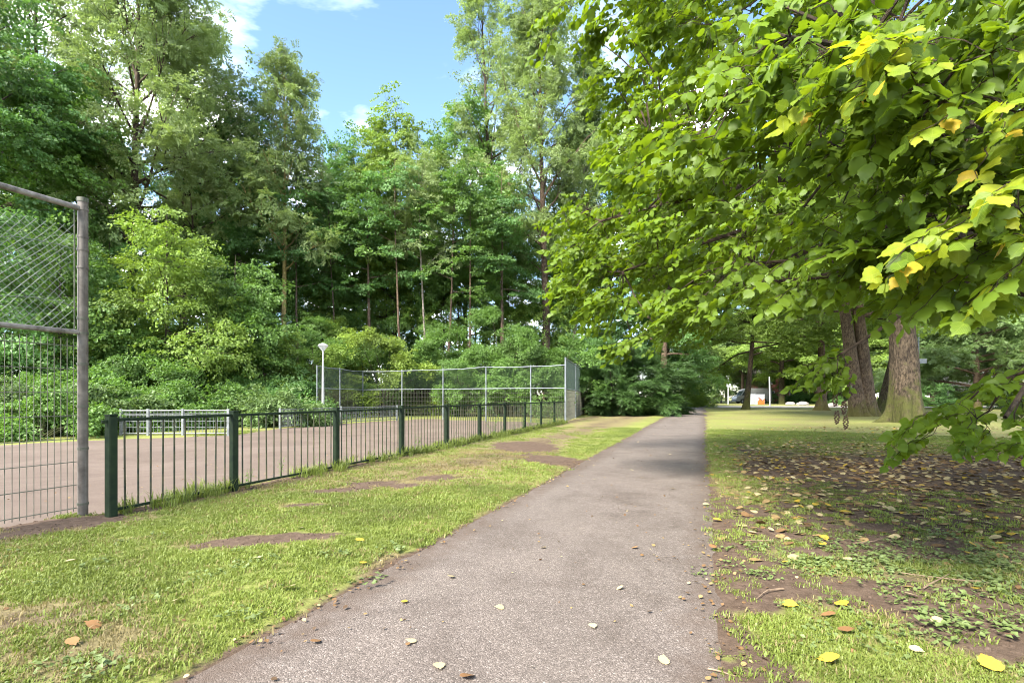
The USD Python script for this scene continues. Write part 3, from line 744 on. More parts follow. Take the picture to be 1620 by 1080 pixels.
# low green railing along the lawn
g = thing('railing_fence', (0, 0, 0), 0, 'low dark green railing of upright bars along the lawn, in front of the gravel court', 'fence')
frz = math.atan2(FD[1], FD[0])
ks = [-0.735] + list(range(0, 9))
for k in ks:
    p = POST(k)
    b = MB().box((p[0], p[1], 0.955 / 2 - 0.05), (0.076, 0.076, 0.955 + 0.1), frz, 0.008)
    b.box((p[0], p[1], 0.958), (0.081, 0.081, 0.012), frz, 0.004)
    b.build('post', 'paint_green', g)
R1 = np.random.default_rng(5)
for a_, b_ in zip(ks, ks[1:] + [9.0 - 0.03]):
    A, B = POST(a_) + FD * 0.041, POST(b_) - FD * 0.041
    zt = 0.915 + R1.normal(0, 0.004)
    m = (A + B) / 2
    ln = np.linalg.norm(B - A)
    MB().box((m[0], m[1], zt), (ln - 0.002, 0.042, 0.030), frz, 0.004).build('top_rail', 'paint_green', g)
    MB().box((m[0], m[1], 0.075), (ln - 0.002, 0.036, 0.024), frz, 0.003).build('bottom_rail', 'paint_green', g)
    nb = int(round(np.linalg.norm(POST(b_) - POST(a_)) / 0.1247)) - 1
    if a_ < 0:
        nb = 10
    for q in range(nb):
        c = POST(a_) + (POST(b_) - POST(a_)) * (q + 1) / (nb + 1)
        t2 = R1.normal(0, 0.004)
        MB().tube([w3(c, 0.088), w3(c + FD * t2, zt - 0.016)], 0.0085, 6, False).build('bar', 'paint_green_bar', g)
MB().box((*(POST(-0.735) - FD * 0.06), 0.9), (0.05, 0.02, 0.03), frz, 0.003).build('bracket', 'paint_green', g)

# tall ball fence on the left: steel tube posts, welded wire panel below, chain link above
tf = thing('ball_fence', (0, 0, 0), 0, 'tall grey steel ball fence with wire panel below and sagging chain link above', 'fence')
TPT = lambda s, z: np.array([TP[0] - TD[0] * s, TP[1] - TD[1] * s, z])
for s_ in (0.0, 2.9):
    b = MB()
    pz = np.array([-0.1, 1.0, 2.0, 2.955])
    b.tube(np.array([TPT(s_, z) for z in pz]), 0.041, 20)
    post = str(b.build('post', 'steel_old', tf, 40).GetPath())
    MB().tube(np.array([TPT(s_, 2.945), TPT(s_, 2.985)]), 0.045, 20).build('cap', 'wire_dark', post, 40)
    for z in (2.875, 2.62, 2.50, 2.335, 1.86, 1.72, 1.435, 1.04, 0.645, 0.13):
        MB().tube(np.array([TPT(s_, z - 0.011), TPT(s_, z + 0.011)]), 0.0455, 20).build('clamp', 'steel_old' if z > 2 else 'wire_dark', post, 40)
MB().tube(np.array([TPT(s, 2.882) for s in (0.03, 1.5, 2.87)]), 0.025, 14).build('top_rail', 'steel_rail', tf, 40)
MB().tube(np.array([TPT(s, 1.727) for s in (0.03, 1.5, 2.87)]), 0.022, 14).build('middle_rail', 'steel_rail', tf, 40)
MB().tube(np.array([TPT(0.068, z) for z in (1.74, 2.3, 2.86)]), 0.005, 6).build('tension_bar', 'wire_dark', tf)
for q in range(55):
    s_ = 0.075 + q * 0.05
    MB().tube(np.array([TPT(s_, 0.07), TPT(s_, 1.665)]), 0.0031, 5, False).build('upright_wire', 'wire_dark', tf)
for q in range(8):
    z = 0.10 + q * 0.2135
    for o in (-0.0065, 0.0065):
        a, b2 = TPT(0.05, z), TPT(2.86, z)
        nrm = np.array([-TD[1], TD[0], 0]) * o
        MB().tube(np.array([a + nrm, b2 + nrm]), 0.0036, 5, False).build('cross_wire', 'wire_dark', tf)
mb = MB()
pitch, top0 = 0.066, 2.70


def netpt(s, z):
    sag = 0.03 * math.sin(s * 5.1) + 0.02 * math.sin(s * 11 + z * 3)
    zz = z - 0.10 * math.sin(min(1, s / 2.9) * PI) * (z - 1.74)
    off = 0.025 * math.sin(s * 3 + z * 4)
    p = TPT(s + 0.02 * math.sin(z * 9 + s * 2), zz + sag * (z - 1.74))
    return p + np.array([-TD[1], TD[0], 0]) * off


for sgn in (1, -1):
    for c in np.arange(-1.2, 4.2, pitch):
        pts = []
        for z in np.linspace(1.745, top0, 12):
            s_ = c + sgn * (z - 1.745) * 0.92
            if 0.07 <= s_ <= 2.86:
                pts.append(netpt(s_, z))
        if len(pts) > 1:
            mb.tube(np.array(pts), 0.0021, 4, False)
for z0 in (2.46, 1.95):
    mb.tube(np.array([netpt(s, z0 + 0.05 * math.sin(s * 4)) for s in np.linspace(0.05, 2.86, 18)]), 0.0022, 4, False)
tag(mb.build('chain_link', 'wire_galv', tf), kind='stuff')

# ball net along the far end of the court
bf = thing('net_fence', (0, 0, 0), 0, 'high galvanised frame with dark netting across the far end of the court', 'fence')
C0 = w3(BACK0, 0)
E0 = np.array([-7.96, 28.0, 0.0]); L0 = np.array([-8.55, 23.0, 0.0]); W0 = np.array([4.45, 32.5, 0.0])
run = [C0 + (E0 - C0) * t for t in (0.0, 0.14, 0.337, 0.546, 0.767, 1.0)] + [L0 + (E0 - L0) * 0.45, L0]
ZT, ZM = 2.46, 1.49


def netpanel(a, b, z0, z1, pitch=0.075, r=0.0026):
    L = np.linalg.norm(b - a); m = MB(); d = (b - a) / L; h = z1 - z0
    for sgn in (1, -1):
        for c in np.arange(-h, L + h, pitch):
            za, zb = 0.0, h
            sa, sb = c, c + sgn * h
            lo, hi = min(sa, sb), max(sa, sb)
            if hi <= 0 or lo >= L:
                continue
            t0, t1 = 0.0, 1.0
            for lim in (0.0, L):
                if (sa - lim) * (sb - lim) < 0:
                    tt = (lim - sa) / (sb - sa)
                    if (sa < 0) if lim == 0 else (sa > L):
                        t0 = max(t0, tt)
                    else:
                        t1 = min(t1, tt)
            if t1 > t0:
                p = [a + d * (sa + (sb - sa) * t) + np.array([0, 0, z0 + h * t]) for t in (t0, t1)]
                m.tube(np.array(p), r, 3, False)
    return m


for k, p in enumerate(run):
    hi = 2.78 if k == 0 else ZT + 0.04
    MB().tube(np.array([p + [0, 0, -0.1], p + [0, 0, hi]]), 0.036 if k == 0 else 0.026, 10).build('post', 'steel_galv', bf, 40)
sagz = [0.0, -0.02, 0.03, -0.04, -0.03, 0.0, 0.0, 0.02]
for k in range(len(run) - 1):
    a, b2 = run[k], run[k + 1]
    MB().tube(np.array([a + [0, 0, ZT + sagz[k]], (a + b2) / 2 + [0, 0, ZT - 0.03], b2 + [0, 0, ZT + sagz[k + 1]]]), 0.019, 8).build('top_rail', 'steel_galv', bf, 40)
    MB().tube(np.array([a + [0, 0, ZM], b2 + [0, 0, ZM]]), 0.019, 8).build('middle_rail', 'steel_galv', bf, 40)
    tag(netpanel(a, b2, ZM, ZT - 0.02).build('netting', 'net_green', bf), kind='stuff')
    L = np.linalg.norm(b2 - a); m = MB()
    for s_ in np.arange(0.06, L, 0.10):
        p = a + (b2 - a) * s_ / L
        m.tube(np.array([p + [0, 0, 0.06], p + [0, 0, ZM - 0.05]]), 0.0035, 3, False)
    for z in np.arange(0.1, ZM, 0.2):
        m.tube(np.array([a + [0, 0, z], b2 + [0, 0, z]]), 0.004, 3, False)
    tag(m.build('wire_panel', 'wire_dark', bf), kind='stuff')
# its wing going off along the bushes
wing = [C0 + (W0 - C0) * t for t in (0.0, 0.45, 1.0)]
for k in (1, 2):
    MB().tube(np.array([wing[k] + [0, 0, -0.1], wing[k] + [0, 0, 2.78]]), 0.034, 10).build('post', 'steel_galv', bf, 40)
    a, b2 = wing[k - 1], wing[k]
    MB().tube(np.array([a + [0, 0, 2.75], b2 + [0, 0, 2.75]]), 0.022, 8).build('top_rail', 'steel_galv', bf, 40)
    MB().tube(np.array([a + [0, 0, 1.45], b2 + [0, 0, 1.45]]), 0.022, 8).build('middle_rail', 'steel_galv', bf, 40)
    tag(netpanel(a, b2, 1.47, 2.72, 0.065, 0.003).build('netting', 'net_green', bf), kind='stuff')
    L = np.linalg.norm(b2 - a); m = MB()
    for s_ in np.arange(0.06, L, 0.08):
        p = a + (b2 - a) * s_ / L
        m.tube(np.array([p + [0, 0, 0.06], p + [0, 0, 1.42]]), 0.004, 3, False)
    for z in np.arange(0.1, 1.45, 0.2):
        m.tube(np.array([a + [0, 0, z], b2 + [0, 0, z]]), 0.004, 3, False)
    tag(m.build('wire_panel', 'wire_dark', bf), kind='stuff')


def low_fence(name, label, pts, h, frame, wires, step=0.1):
    """a low welded-wire fence: posts, two rails, panel of wires with a double band at the top"""
    t = thing(name, (0, 0, 0), 0, label, 'fence')
    for p in pts:
        MB().box((p[0], p[1], h / 2), (0.07, 0.05, h + 0.04), 0, 0.006).build('post', frame, t)
    for a, b in zip(pts[:-1], pts[1:]):
        a, b = np.array([*a[:2], 0.0]), np.array([*b[:2], 0.0])
        L = np.linalg.norm(b - a)
        MB().tube(np.array([a + [0, 0, h - 0.03], b + [0, 0, h - 0.03]]), 0.015, 8).build('top_rail', frame, t, 40)
        MB().tube(np.array([a + [0, 0, 0.08], b + [0, 0, 0.08]]), 0.016, 8).build('bottom_rail', frame, t, 40)
        m = MB()
        for s_ in np.arange(0.05, L, step):
            p = a + (b - a) * s_ / L
            m.tube(np.array([p + [0, 0, 0.08], p + [0, 0, h - 0.03]]), 0.008, 4, False)
        for z in (0.25, 0.42, h - 0.17, h - 0.12):
            m.tube(np.array([a + [0, 0, z], b + [0, 0, z]]), 0.008, 4, False)
        tag(m.build('wire_panel', wires, t), kind='stuff')
    return t


low_fence('low_court_fence', 'low pale galvanised court fence standing left of the gap, behind the first railing panel', [at(191, 690, 14.9), at(234, 690, 14.9), at(289, 690, 15.0), at(361, 689, 15.1)], 0.76, 'wire_galv', 'wire_galv')
low_fence('low_court_fence', 'low pale galvanised court fence right of the gap, running towards the high net', [at(443, 680, 18.3), at(540, 670, 21.7), at(628, 665, 24.6)], 0.70, 'wire_galv', 'wire_galv')
low_fence('dark_court_fence', 'low dark green wire fence behind the court, closing the gap between pale fences', [at(-120, 690, 17.5), at(12, 690, 18.0), at(150, 690, 18.8), at(300, 690, 19.6), at(400, 690, 20.4), at(500, 690, 22.2)], 0.76, 'paint_green', 'paint_green')

# ------------------------------------------------------------------ lamps, signs, poles
def lamp(label, p, h, r=0.05, head=0.30, group=None, board=None):
    t = thing('street_lamp', (p[0], p[1], gz(p[0], p[1])), 0, label, 'street lamp', group)
    MB().tube(np.array([(0, 0, -0.1), (0, 0, 1.0), (0, 0, h - 0.28)]), [r * 1.2, r * 1.15, r * 0.8], 12).build('pole', 'lamp_white', t, 40)
    MB().tm(trimesh.creation.revolve(np.array([(0, h - 0.30), (r * 0.9, h - 0.30), (0.07, h - 0.26), (head * 0.9, h - 0.11), (head, h - 0.09), (0, h - 0.09)]), sections=20)).build('lamp_bowl', 'lamp_glass', t, 40)
    MB().tm(trimesh.creation.revolve(np.array([(0, h - 0.087), (head * 1.05, h - 0.087), (head * 0.8, h - 0.02), (head * 0.3, h + 0.03), (0, h + 0.04)]), sections=20)).build('lamp_hood', 'lamp_white', t, 40)
    if board:
        MB().box((0.02, -r * 1.6, board[2]), (board[0], 0.03, board[1]), 0, 0.004).build('board', 'white_paint', t)
        MB().box((-0.03, -r * 1.6 - 0.018, board[2] + 0.03), (0.08, 0.006, 0.10), 0).build('emblem', 'rubber', t)
    return t


lamp('white street lamp with mushroom hood standing behind the railing at the court', at(511, 659, 22.0), EYE + 82 / FPX * 22, 0.046, 0.21)
lamp('white street lamp beside the path end carrying a small white board', at(1152, 640, 72), EYE + 32.5 / FPX * 72, 0.075, 0.30, None, (0.55, 0.42, EYE + 17.3 / FPX * 72))
lamp('thin far street lamp next to the clipped hedge', at(1115, 640, 84), EYE + 22 / FPX * 84, 0.07, 0.22)
t = thing('white_pole', (*at(1218, 640, 60)[:2], 0), 0, 'plain white pole standing on the lawn edge right of the orange box', 'pole')
MB().tube(np.array([(0, 0, -0.1), (-0.02, 0, 1.4), (-0.06, 0, 3.4)]), [0.085, 0.08, 0.065], 10).build('pole', 'lamp_white', t, 40)
t = thing('sign_post', (*at(1453, 660, 40)[:2], 0), 0, 'slim grey post with grey rectangular board just right of the thickest trunk', 'sign')
MB().tube(np.array([(0, 0, -0.1), (0, 0, EYE + 130 / FPX * 40)]), 0.05, 8).build('pole', 'steel_galv', t, 40)
MB().box((0.28, -0.07, EYE + 56 / FPX * 40), (0.60, 0.03, 0.36), 0, 0.004).build('board', 'grey_plastic', t)

# ------------------------------------------------------------------ van, bins, boxes, wall at the far road
def van():
    D = 86.0
    p = at(1189, 637, D)
    t = thing('delivery_van', (p[0], p[1], 0.0), 0.0, 'white delivery van parked beyond the small leaning tree', 'van')
    # side outline in x (nose at -x), extruded across y
    side = Polygon([(-2.75, 0.38), (-2.85, 0.75), (-2.70, 1.10), (-2.05, 1.30), (-1.62, 2.05), (-1.35, 2.28), (-0.6, 2.42), (2.70, 2.42), (2.80, 2.3), (2.80, 0.38)]).buffer(0.05)
    for cx in (-1.85, 1.65):
        from shapely import Point
        side = side.difference(Point(cx, 0.36).buffer(0.42))
    m = trimesh.creation.extrude_polygon(side, 1.95, engine='earcut')
    v = np.array(m.vertices); v = np.stack([v[:, 0], v[:, 2] - 0.97, v[:, 1]], 1)
    inset = np.clip((v[:, 2] - 1.3) / 1.1, 0, 1) * 0.10
    v[:, 1] -= np.sign(v[:, 1]) * inset
    MB().add(v, np.array(m.faces)[:, ::-1]).build('body', 'white_paint', t, 30)
    for cx in (-1.85, 1.65):
        for sy in (-0.86, 0.86):
            w = MB(); w.tube(np.array([(cx, sy - 0.11, 0.34), (cx, sy + 0.11, 0.34)]), 0.34, 18)
            wp = str(w.build('wheel', 'rubber', t, 40).GetPath())
            MB().tube(np.array([(cx, sy * 1.0 + (0.112 if sy > 0 else -0.122), 0.34), (cx, sy + (0.122 if sy > 0 else -0.112), 0.34)]), 0.2, 14).build('rim', 'grey_panel', wp, 40)
    win = np.array([(-1.98, 1.32), (-1.58, 1.98), (-1.30, 2.02), (-0.82, 2.02), (-0.82, 1.34)])
    mm = trimesh.creation.extrude_polygon(Polygon(win), 0.02, engine='earcut')
    for sy in (-1, 1):
        v = np.array(mm.vertices)
        v = np.stack([v[:, 0], sy * (0.985 + 0.012 - np.clip((v[:, 1] - 1.3) / 1.1, 0, 1) * 0.10) + 0.01 * v[:, 2], v[:, 1]], 1)
        MB().add(v, np.array(mm.faces)).build('side_window', 'dark_glass', t)
    ws = np.array([(-2.12, -0.82, 1.30), (-2.12, 0.82, 1.30), (-1.70, 0.78, 2.04), (-1.70, -0.78, 2.04)])
    MB().add(ws, [[0, 1, 2, 3]]).build('windscreen', 'dark_glass', t)
    for sy in (-0.78, 0.78):
        MB().box((-2.80, sy, 0.88), (0.12, 0.28, 0.2), 0, 0.02).build('headlight', 'lamp_glass', t)
        MB().box((2.86, sy * 1.1, 1.1), (0.04, 0.14, 0.5), 0, 0.01).build('tail_light', 'brick_red', t)
    MB().box((-2.86, 0, 0.50), (0.14, 1.85, 0.2), 0, 0.03).build('bumper', 'grey_plastic', t)
    MB().box((0.35, -0.985, 1.55), (1.5, 0.02, 0.22), 0, 0.003).build('side_stripe', 'grey_panel', t)
    MB().box((-1.62, -1.06, 1.42), (0.1, 0.18, 0.24), 0, 0.02).build('mirror', 'rubber', t)


van()
p = at(1190, 639, 72)
t = thing('utility_cabinet', (p[0], p[1], 0.0), 0.1, 'pale grey utility cabinet between the van and the orange box', 'cabinet')
MB().box((0, 0, 0.76), (0.72, 0.6, 1.50), 0, 0.02).build('body', 'grey_panel', t)
MB().box((0, 0, 1.53), (0.78, 0.66, 0.05), 0, 0.01).build('lid', 'grey_plastic', t)
for sx in (-0.175, 0.175):
    MB().box((sx, -0.305, 0.75), (0.33, 0.02, 1.36), 0, 0.004).build('door', 'grey_panel', t)
MB().box((0, 0, -0.01), (0.8, 0.68, 0.06), 0, 0.005).build('plinth', 'stone_pale', t)
p = at(1202, 639, 70)
t = thing('poster_box', (p[0], p[1], 0.0), 0.08, 'white cabinet with an orange printed front, right of the parked van', 'cabinet')
MB().box((0, 0, 0.72), (1.05, 0.6, 1.42), 0, 0.02).build('body', 'grey_panel', t)
mm = trimesh.creation.extrude_polygon(Polygon([(-0.48, 0.06), (0.48, 0.06), (0.48, 0.85), (0.1, 0.55), (-0.18, 0.98), (-0.3, 0.6), (-0.48, 0.5)]), 0.012, engine='earcut')
v = np.array(mm.vertices); MB().add(np.stack([v[:, 0], -0.302 - v[:, 2], v[:, 1]], 1), mm.faces).build('print', 'orange_paint', t)
mm = trimesh.creation.extrude_polygon(Polygon([(-0.4, 0.95), (-0.1, 0.72), (0.25, 0.42), (0.2, 0.62), (-0.1, 0.9), (-0.36, 1.05)]), 0.01, engine='earcut')
v = np.array(mm.vertices); MB().add(np.stack([v[:, 0], -0.318 - v[:, 2], v[:, 1]], 1), mm.faces).build('print', 'brick_red', t)
MB().box((0, 0, 1.455), (1.1, 0.66, 0.05), 0, 0.01).build('lid', 'grey_plastic', t)
for k, lab in enumerate(('leftmost', 'second', 'third', 'rightmost')):
    p = at(1121 + 5.4 * k, 640, 92 + k * 0.6)
    t = thing('waste_container', (p[0], p[1], 0.0), 0.05 * k, f'dark grey waste container at the path end, {lab} in the row of four', 'container')
    MB().tm(trimesh.convex.convex_hull(np.array([(x * (0.5 if z > 0.5 else 0.42), y * (0.42 if z > 0.5 else 0.34), z) for x in (-1, 1) for y in (-1, 1) for z in (0.12, 1.05)]))).build('body', 'grey_plastic', t)
    MB().tm(trimesh.convex.convex_hull(np.array([(x * (0.54 if z < 1.1 else 0.44), y * 0.46, z) for x in (-1, 1) for y in (-1, 1) for z in (1.055, 1.18)]))).build('lid', 'rubber', t)
    for sx in (-0.3, 0.3):
        MB().tube(np.array([(sx, -0.29, 0.08), (sx, -0.22, 0.08)]), 0.08, 10).build('wheel', 'rubber', t, 40)

# boulders and a low kerb wall along the road
for k, (px, d, r, lab) in enumerate([(1318, 58, 0.40, 'left of the hanging seed pods'), (1346, 60, 0.62, 'dark and rounded, just left of the twin trunk'), (1270, 66, 0.5, 'pale and low, near the slim trunk'), (1250, 68, 0.42, 'pale and small, the one nearest the white pole')]):
    m = trimesh.creation.icosphere(3, 1.0)
    v = np.array(m.vertices) * np.array([1.5, 1.0, 0.75])
    v *= (0.75 + 0.5 * meshkit.fbm(np.array(m.vertices) * 1.3 + k * 7, 3))[:, None]
    p = at(px, 640, d)
    o = mesh_(stage, numbered('boulder'), (v * r + np.array([0, 0, r * 0.3]), m.faces), '/World/Looks/' + ('stone_pale' if k != 1 else 'bark_dark'), True)
    translate(o, (p[0], p[1], 0)); tag(o, f'boulder at the roadside, {lab}', 'boulder')


def house(label, p, w, d, h, rz, wall, nwin, storeys, name='house'):
    t = thing(name, (p[0], p[1], 0), rz, label, 'building')
    MB().box((0, 0, h / 2), (w, d, h), 0).build('wall', wall, t)
    r = MB(); rh = 2.6
    r.add([(-w / 2 - .4, -d / 2 - .4, h + .003), (w / 2 + .4, -d / 2 - .4, h + .003), (w / 2 + .4, d / 2 + .4, h + .003), (-w / 2 - .4, d / 2 + .4, h + .003), (-w / 2 - .4, 0, h + rh), (w / 2 + .4, 0, h + rh)],
          [(0, 1, 5), (0, 5, 4), (2, 3, 4), (2, 4, 5), (1, 2, 5), (3, 0, 4), (0, 3, 2), (0, 2, 1)])
    r.build('roof', 'roof_dark', t)
    for s in range(storeys):
        for k in range(nwin):
            x = -w / 2 + w * (k + 0.5) / nwin
            z = 1.6 + s * 2.8
            f = MB()
            for dx, dz, sx, sz in ((-.55, 0, .1, 1.4), (.55, 0, .1, 1.4), (0, .65, 1.0, .1), (0, -.65, 1.0, .1), (0, 0, .06, 1.2)):
                f.box((x + dx, -d / 2 - .02, z + dz), (sx, .08, sz), 0)
            fp = str(f.build('window', 'white_paint', t).GetPath())
            MB().box((x, -d / 2 - .012, z), (1.0, .03, 1.2), 0).build('pane', 'dark_glass', fp)
    MB().box((0.3, -d / 2 - .03, 1.05), (0.95, .06, 2.1), 0, 0.005).build('door', 'brick_red', t)
    return t


house('white house front glimpsed between leaves at the right edge behind the lawn', at(1640, 640, 74), 22, 8, 6.0, -0.12, 'wall_white', 6, 2)
house('red brick house glimpsed under the trees behind the white pole', at(1268, 640, 112), 22, 8, 5.5, 0.05, 'brick_red', 5, 2)
# ------------------------------------------------------------------ the wood behind the court, tree by tree
# name, label, pixel column, depth, height, trunk radius, crown base, crown radius, limbs, sprig, leaf, bark, lean, shape, up, density, sprig size
Z = lambda py, d: EYE - (py - HOR) / FPX * d
WOOD = [
    ('maple_tree', 'dark green maple behind the ball fence rail, cut by the left edge', -60, 23, 20, .26, 3.0, 5.0, 34, 'broad', 'leaf_maple_dark', 'bark_dark', (0, 0), 'dome', .5, 1.0, 1.0),
    ('maple_tree', 'mid green maple with bright layered sprays just above the chain link', 40, 26, 17, .22, 3.5, 4.6, 32, 'broad', 'leaf_maple', 'bark_dark', (.3, 0), 'dome', .45, 1.0, 1.0),
    ('ash_tree', 'tall feathery light green ash in the upper left, sky showing through its fork', 195, 28, 29, .30, 8.0, 5.6, 46, 'ash', 'leaf_ash', 'bark_grey', (.8, 0), 'dome', .9, .72, 1.15),
    ('ash_tree', 'feathery light green ash filling the upper left corner', 70, 31, 31, .30, 9.0, 5.6, 44, 'ash', 'leaf_ash', 'bark_grey', (-.5, 0), 'dome', .9, .72, 1.15),
    ('ash_tree', 'broad light green ash whose right flank meets the blue sky and the white cloud', 285, 32, 26, .30, 7.0, 5.2, 46, 'ash', 'leaf_ash', 'bark_grey', (.3, 0), 'dome', .85, .72, 1.15),
    ('maple_tree', 'dark maple crown below the white cloud, left of the ochre trunk', 372, 35, Z(150, 35), .26, 6.0, 3.9, 40, 'broad', 'leaf_maple_dark', 'bark_dark', (.2, 0), 'tall', .5, 1.0, 1.0),
    ('ash_tree', 'airy ash on a bare ochre trunk forking high above the lamp', 449, 33, Z(78, 33), .20, 8.8, 4.0, 36, 'ash', 'leaf_ash', 'bark_ochre', (.1, 0), 'tall', 1.1, .7, 1.1),
    ('maple_tree', 'dark green woodland maple right of the ochre trunk with its top against the sky', 560, 42, Z(195, 42), .24, 5.5, 3.9, 40, 'broad', 'leaf_maple_dark', 'bark_dark', (0, 0), 'tall', .5, 1.0, 1.05),
    ('maple_tree', 'yellowish green maple whose rounded top touches the middle of the sky', 622, 38, Z(150, 38), .24, 6.0, 3.6, 42, 'broad', 'leaf_lime', 'bark_grey', (.1, 0), 'tall', .6, 1.0, 1.0),
    ('birch_tree', 'thin pale birch pole leaning slightly, bare up to its small feathery top', 679, 34, Z(225, 34), .105, 9.4, 2.0, 20, 'ash', 'leaf_ash', 'bark_pale', (-.75, 0), 'tall', .9, 1.0, 1.0),
    ('maple_tree', 'mid green maple standing behind and right of the birch pole', 735, 43, Z(150, 43), .25, 6.0, 4.2, 42, 'broad', 'leaf_maple', 'bark_dark', (0, 0), 'tall', .5, 1.0, 1.05),
    ('ash_tree', 'very tall sparse ash with drooping open branches against the blue sky', 800, 42, 36, .32, 12.0, 5.4, 40, 'ash', 'leaf_ash', 'bark_grey', (-2.0, 0), 'dome', 1.0, .5, 1.2),
    ('ash_tree', 'tall ash on a curved brown trunk left of the overhanging leaves', 866, 37, 32, .34, 9.0, 4.6, 42, 'ash', 'leaf_ash', 'bark_brown', (-.6, 0), 'tall', 1.1, .85, 1.15),
    ('willow_tree', 'slim pale-stemmed tree with wispy upright branches beside the curved brown trunk', 897, 39, 28, .20, 10.0, 3.4, 30, 'feather', 'leaf_pale', 'bark_pale', (1.6, 0), 'tall', 1.3, .8, 1.1),
    ('maple_tree', 'mid green maple half hidden by the overhanging lime leaves', 965, 44, 26, .28, 5.0, 5.0, 40, 'broad', 'leaf_maple', 'bark_dark', (0, 0), 'dome', .5, 1.0, 1.05),
    ('maple_tree', 'dark maple above the yew bushes beside the path', 1050, 38, 18, .30, 4.2, 4.6, 34, 'broad', 'leaf_maple_dark', 'bark_brown', (.3, 0), 'dome', .5, 1.0, 1.0),
    ('beech_tree', 'low spreading hornbeam with bright horizontal layers right behind the steel corner post', 265, 22.5, 9.3, .12, 0.7, 3.6, 40, 'fine', 'leaf_lime', 'bark_dark', (0, 0), 'skirt', .25, 1.2, 1.0),
    ('beech_tree', 'layered bright green hornbeam at the foot of the ash trees, left of the lamp', 372, 25, 8.2, .11, 0.6, 3.2, 36, 'fine', 'leaf_maple', 'bark_dark', (0, 0), 'skirt', .25, 1.2, 1.0),
    ('beech_tree', 'layered hornbeam seen through the wire panel of the ball fence', 95, 20.5, 8.0, .11, 0.6, 3.2, 36, 'fine', 'leaf_maple', 'bark_dark', (0, 0), 'skirt', .25, 1.2, 1.0),
    ('beech_tree', 'layered hornbeam at the left edge behind the chain link', -40, 18.5, 8.2, .11, 0.8, 3.0, 34, 'fine', 'leaf_maple_dark', 'bark_dark', (0, 0), 'skirt', .25, 1.2, 1.0),
    ('beech_tree', 'dark small hornbeam between the two brighter layered ones', 172, 26, 9.5, .12, 1.0, 3.2, 36, 'fine', 'leaf_maple_dark', 'bark_dark', (0, 0), 'skirt', .3, 1.2, 1.0),
    # second row
    ('maple_tree', 'dark maple deep in the wood behind the feathery ashes', 130, 42, 25, .28, 4, 5.4, 34, 'broad', 'leaf_maple_dark', 'bark_dark', (0, 0), 'tall', .5, .9, 1.2),
    ('maple_tree', 'dark maple deep in the wood behind the bright hornbeam', 330, 47, 24, .26, 5, 5.0, 34, 'broad', 'leaf_maple_dark', 'bark_dark', (0, 0), 'tall', .5, .9, 1.2),
    ('maple_tree', 'dark maple deep in the wood just right of the ochre trunk', 500, 50, 21, .24, 6.5, 4.4, 30, 'broad', 'leaf_maple_dark', 'bark_dark', (0, 0), 'tall', .5, .85, 1.2),
    ('maple_tree', 'dull green maple deep in the wood behind the birch pole', 662, 52, 22, .24, 6.5, 4.2, 30, 'broad', 'leaf_maple', 'bark_dark', (0, 0), 'tall', .5, .85, 1.2),
    ('maple_tree', 'dull green maple deep in the wood left of the curved brown trunk', 800, 54, 23, .26, 6, 4.6, 30, 'broad', 'leaf_maple_dark', 'bark_dark', (0, 0), 'tall', .5, .9, 1.2),
    ('maple_tree', 'dull green maple deep in the wood behind the pale wispy tree', 900, 56, 21, .26, 4, 5, 30, 'broad', 'leaf_maple', 'bark_dark', (0, 0), 'tall', .5, .9, 1.2),
    ('maple_tree', 'large maple beyond the left edge, its right flank over the ball fence', -190, 30, 25, .3, 3, 5.5, 36, 'broad', 'leaf_maple', 'bark_dark', (0, 0), 'dome', .5, .9, 1.1),
]
for k, (nm, lab, px, d, H, r0, hb, R, nl, kind, mat, bk, lean, shape, up, dens, ssc) in enumerate(WOOD):
    p = at(px, 640, d)
    make_tree(nm, lab, p[0], p[1], H, r0, hb, R, nl, kind, mat, bk, 100 + k, lean, shape, up, 0.25 if kind in ('feather', 'ash') else -0.05, dens, ssc, 0.35, 'trees of the wood behind the court', flat=0.36 if kind not in ('feather', 'ash') else 0.5)
SLIM = [(418, 39, 15), (474, 33.5, 16), (487, 41, 16), (497, 44, 17), (540, 34, 16), (588, 34.5, 17), (601, 46, 17), (640, 33.5, 17), (654, 43, 17), (706, 34, 17), (729, 39, 17), (741, 34.5, 17), (778, 40, 17), (795, 35, 17), (828, 43, 17), (560, 52, 18), (350, 38, 15), (300, 40, 16)]
R2 = np.random.default_rng(77)
SIDE = {418: 'left of the ochre trunk, by the bright gap', 474: 'first one right of the ochre trunk', 487: 'second one right of the ochre trunk', 497: 'third one right of the ochre trunk', 540: 'straight above the lamp head, half way to the yellow shrub',
        588: 'first one over the yellow shrub', 601: 'set back, over the yellow shrub', 640: 'thick one left of the birch pole', 654: 'nearest one left of the birch pole', 706: 'first one right of the birch pole', 729: 'second one right of the birch pole', 741: 'third one right of the birch pole',
        778: 'half way between birch pole and curved brown trunk', 795: 'second one left of the curved brown trunk', 828: 'nearest one left of the curved brown trunk', 560: 'farthest back, between lamp and yellow shrub', 350: 'in the dark gap right of the bright hornbeam', 300: 'behind the top of the bright hornbeam'}
for k, (px, d, H) in enumerate(SLIM):
    p = at(px, 640, d)
    make_tree('slender_tree', 'slender woodland trunk, ' + SIDE[px], p[0], p[1], H, R2.uniform(.09, .16), R2.uniform(7.5, 9.5), 2.3, 15, 'broad', ('leaf_maple', 'leaf_maple_dark', 'leaf_maple')[k % 3], 'bark_dark' if d > 36 else 'bark_brown' if k % 2 else 'bark_grey', 300 + k, (R2.normal(0, .5), 0), 'tall', .5, -0.05, .95, 1.0, 0.2, 'slender trunks in the wood', sides=8)

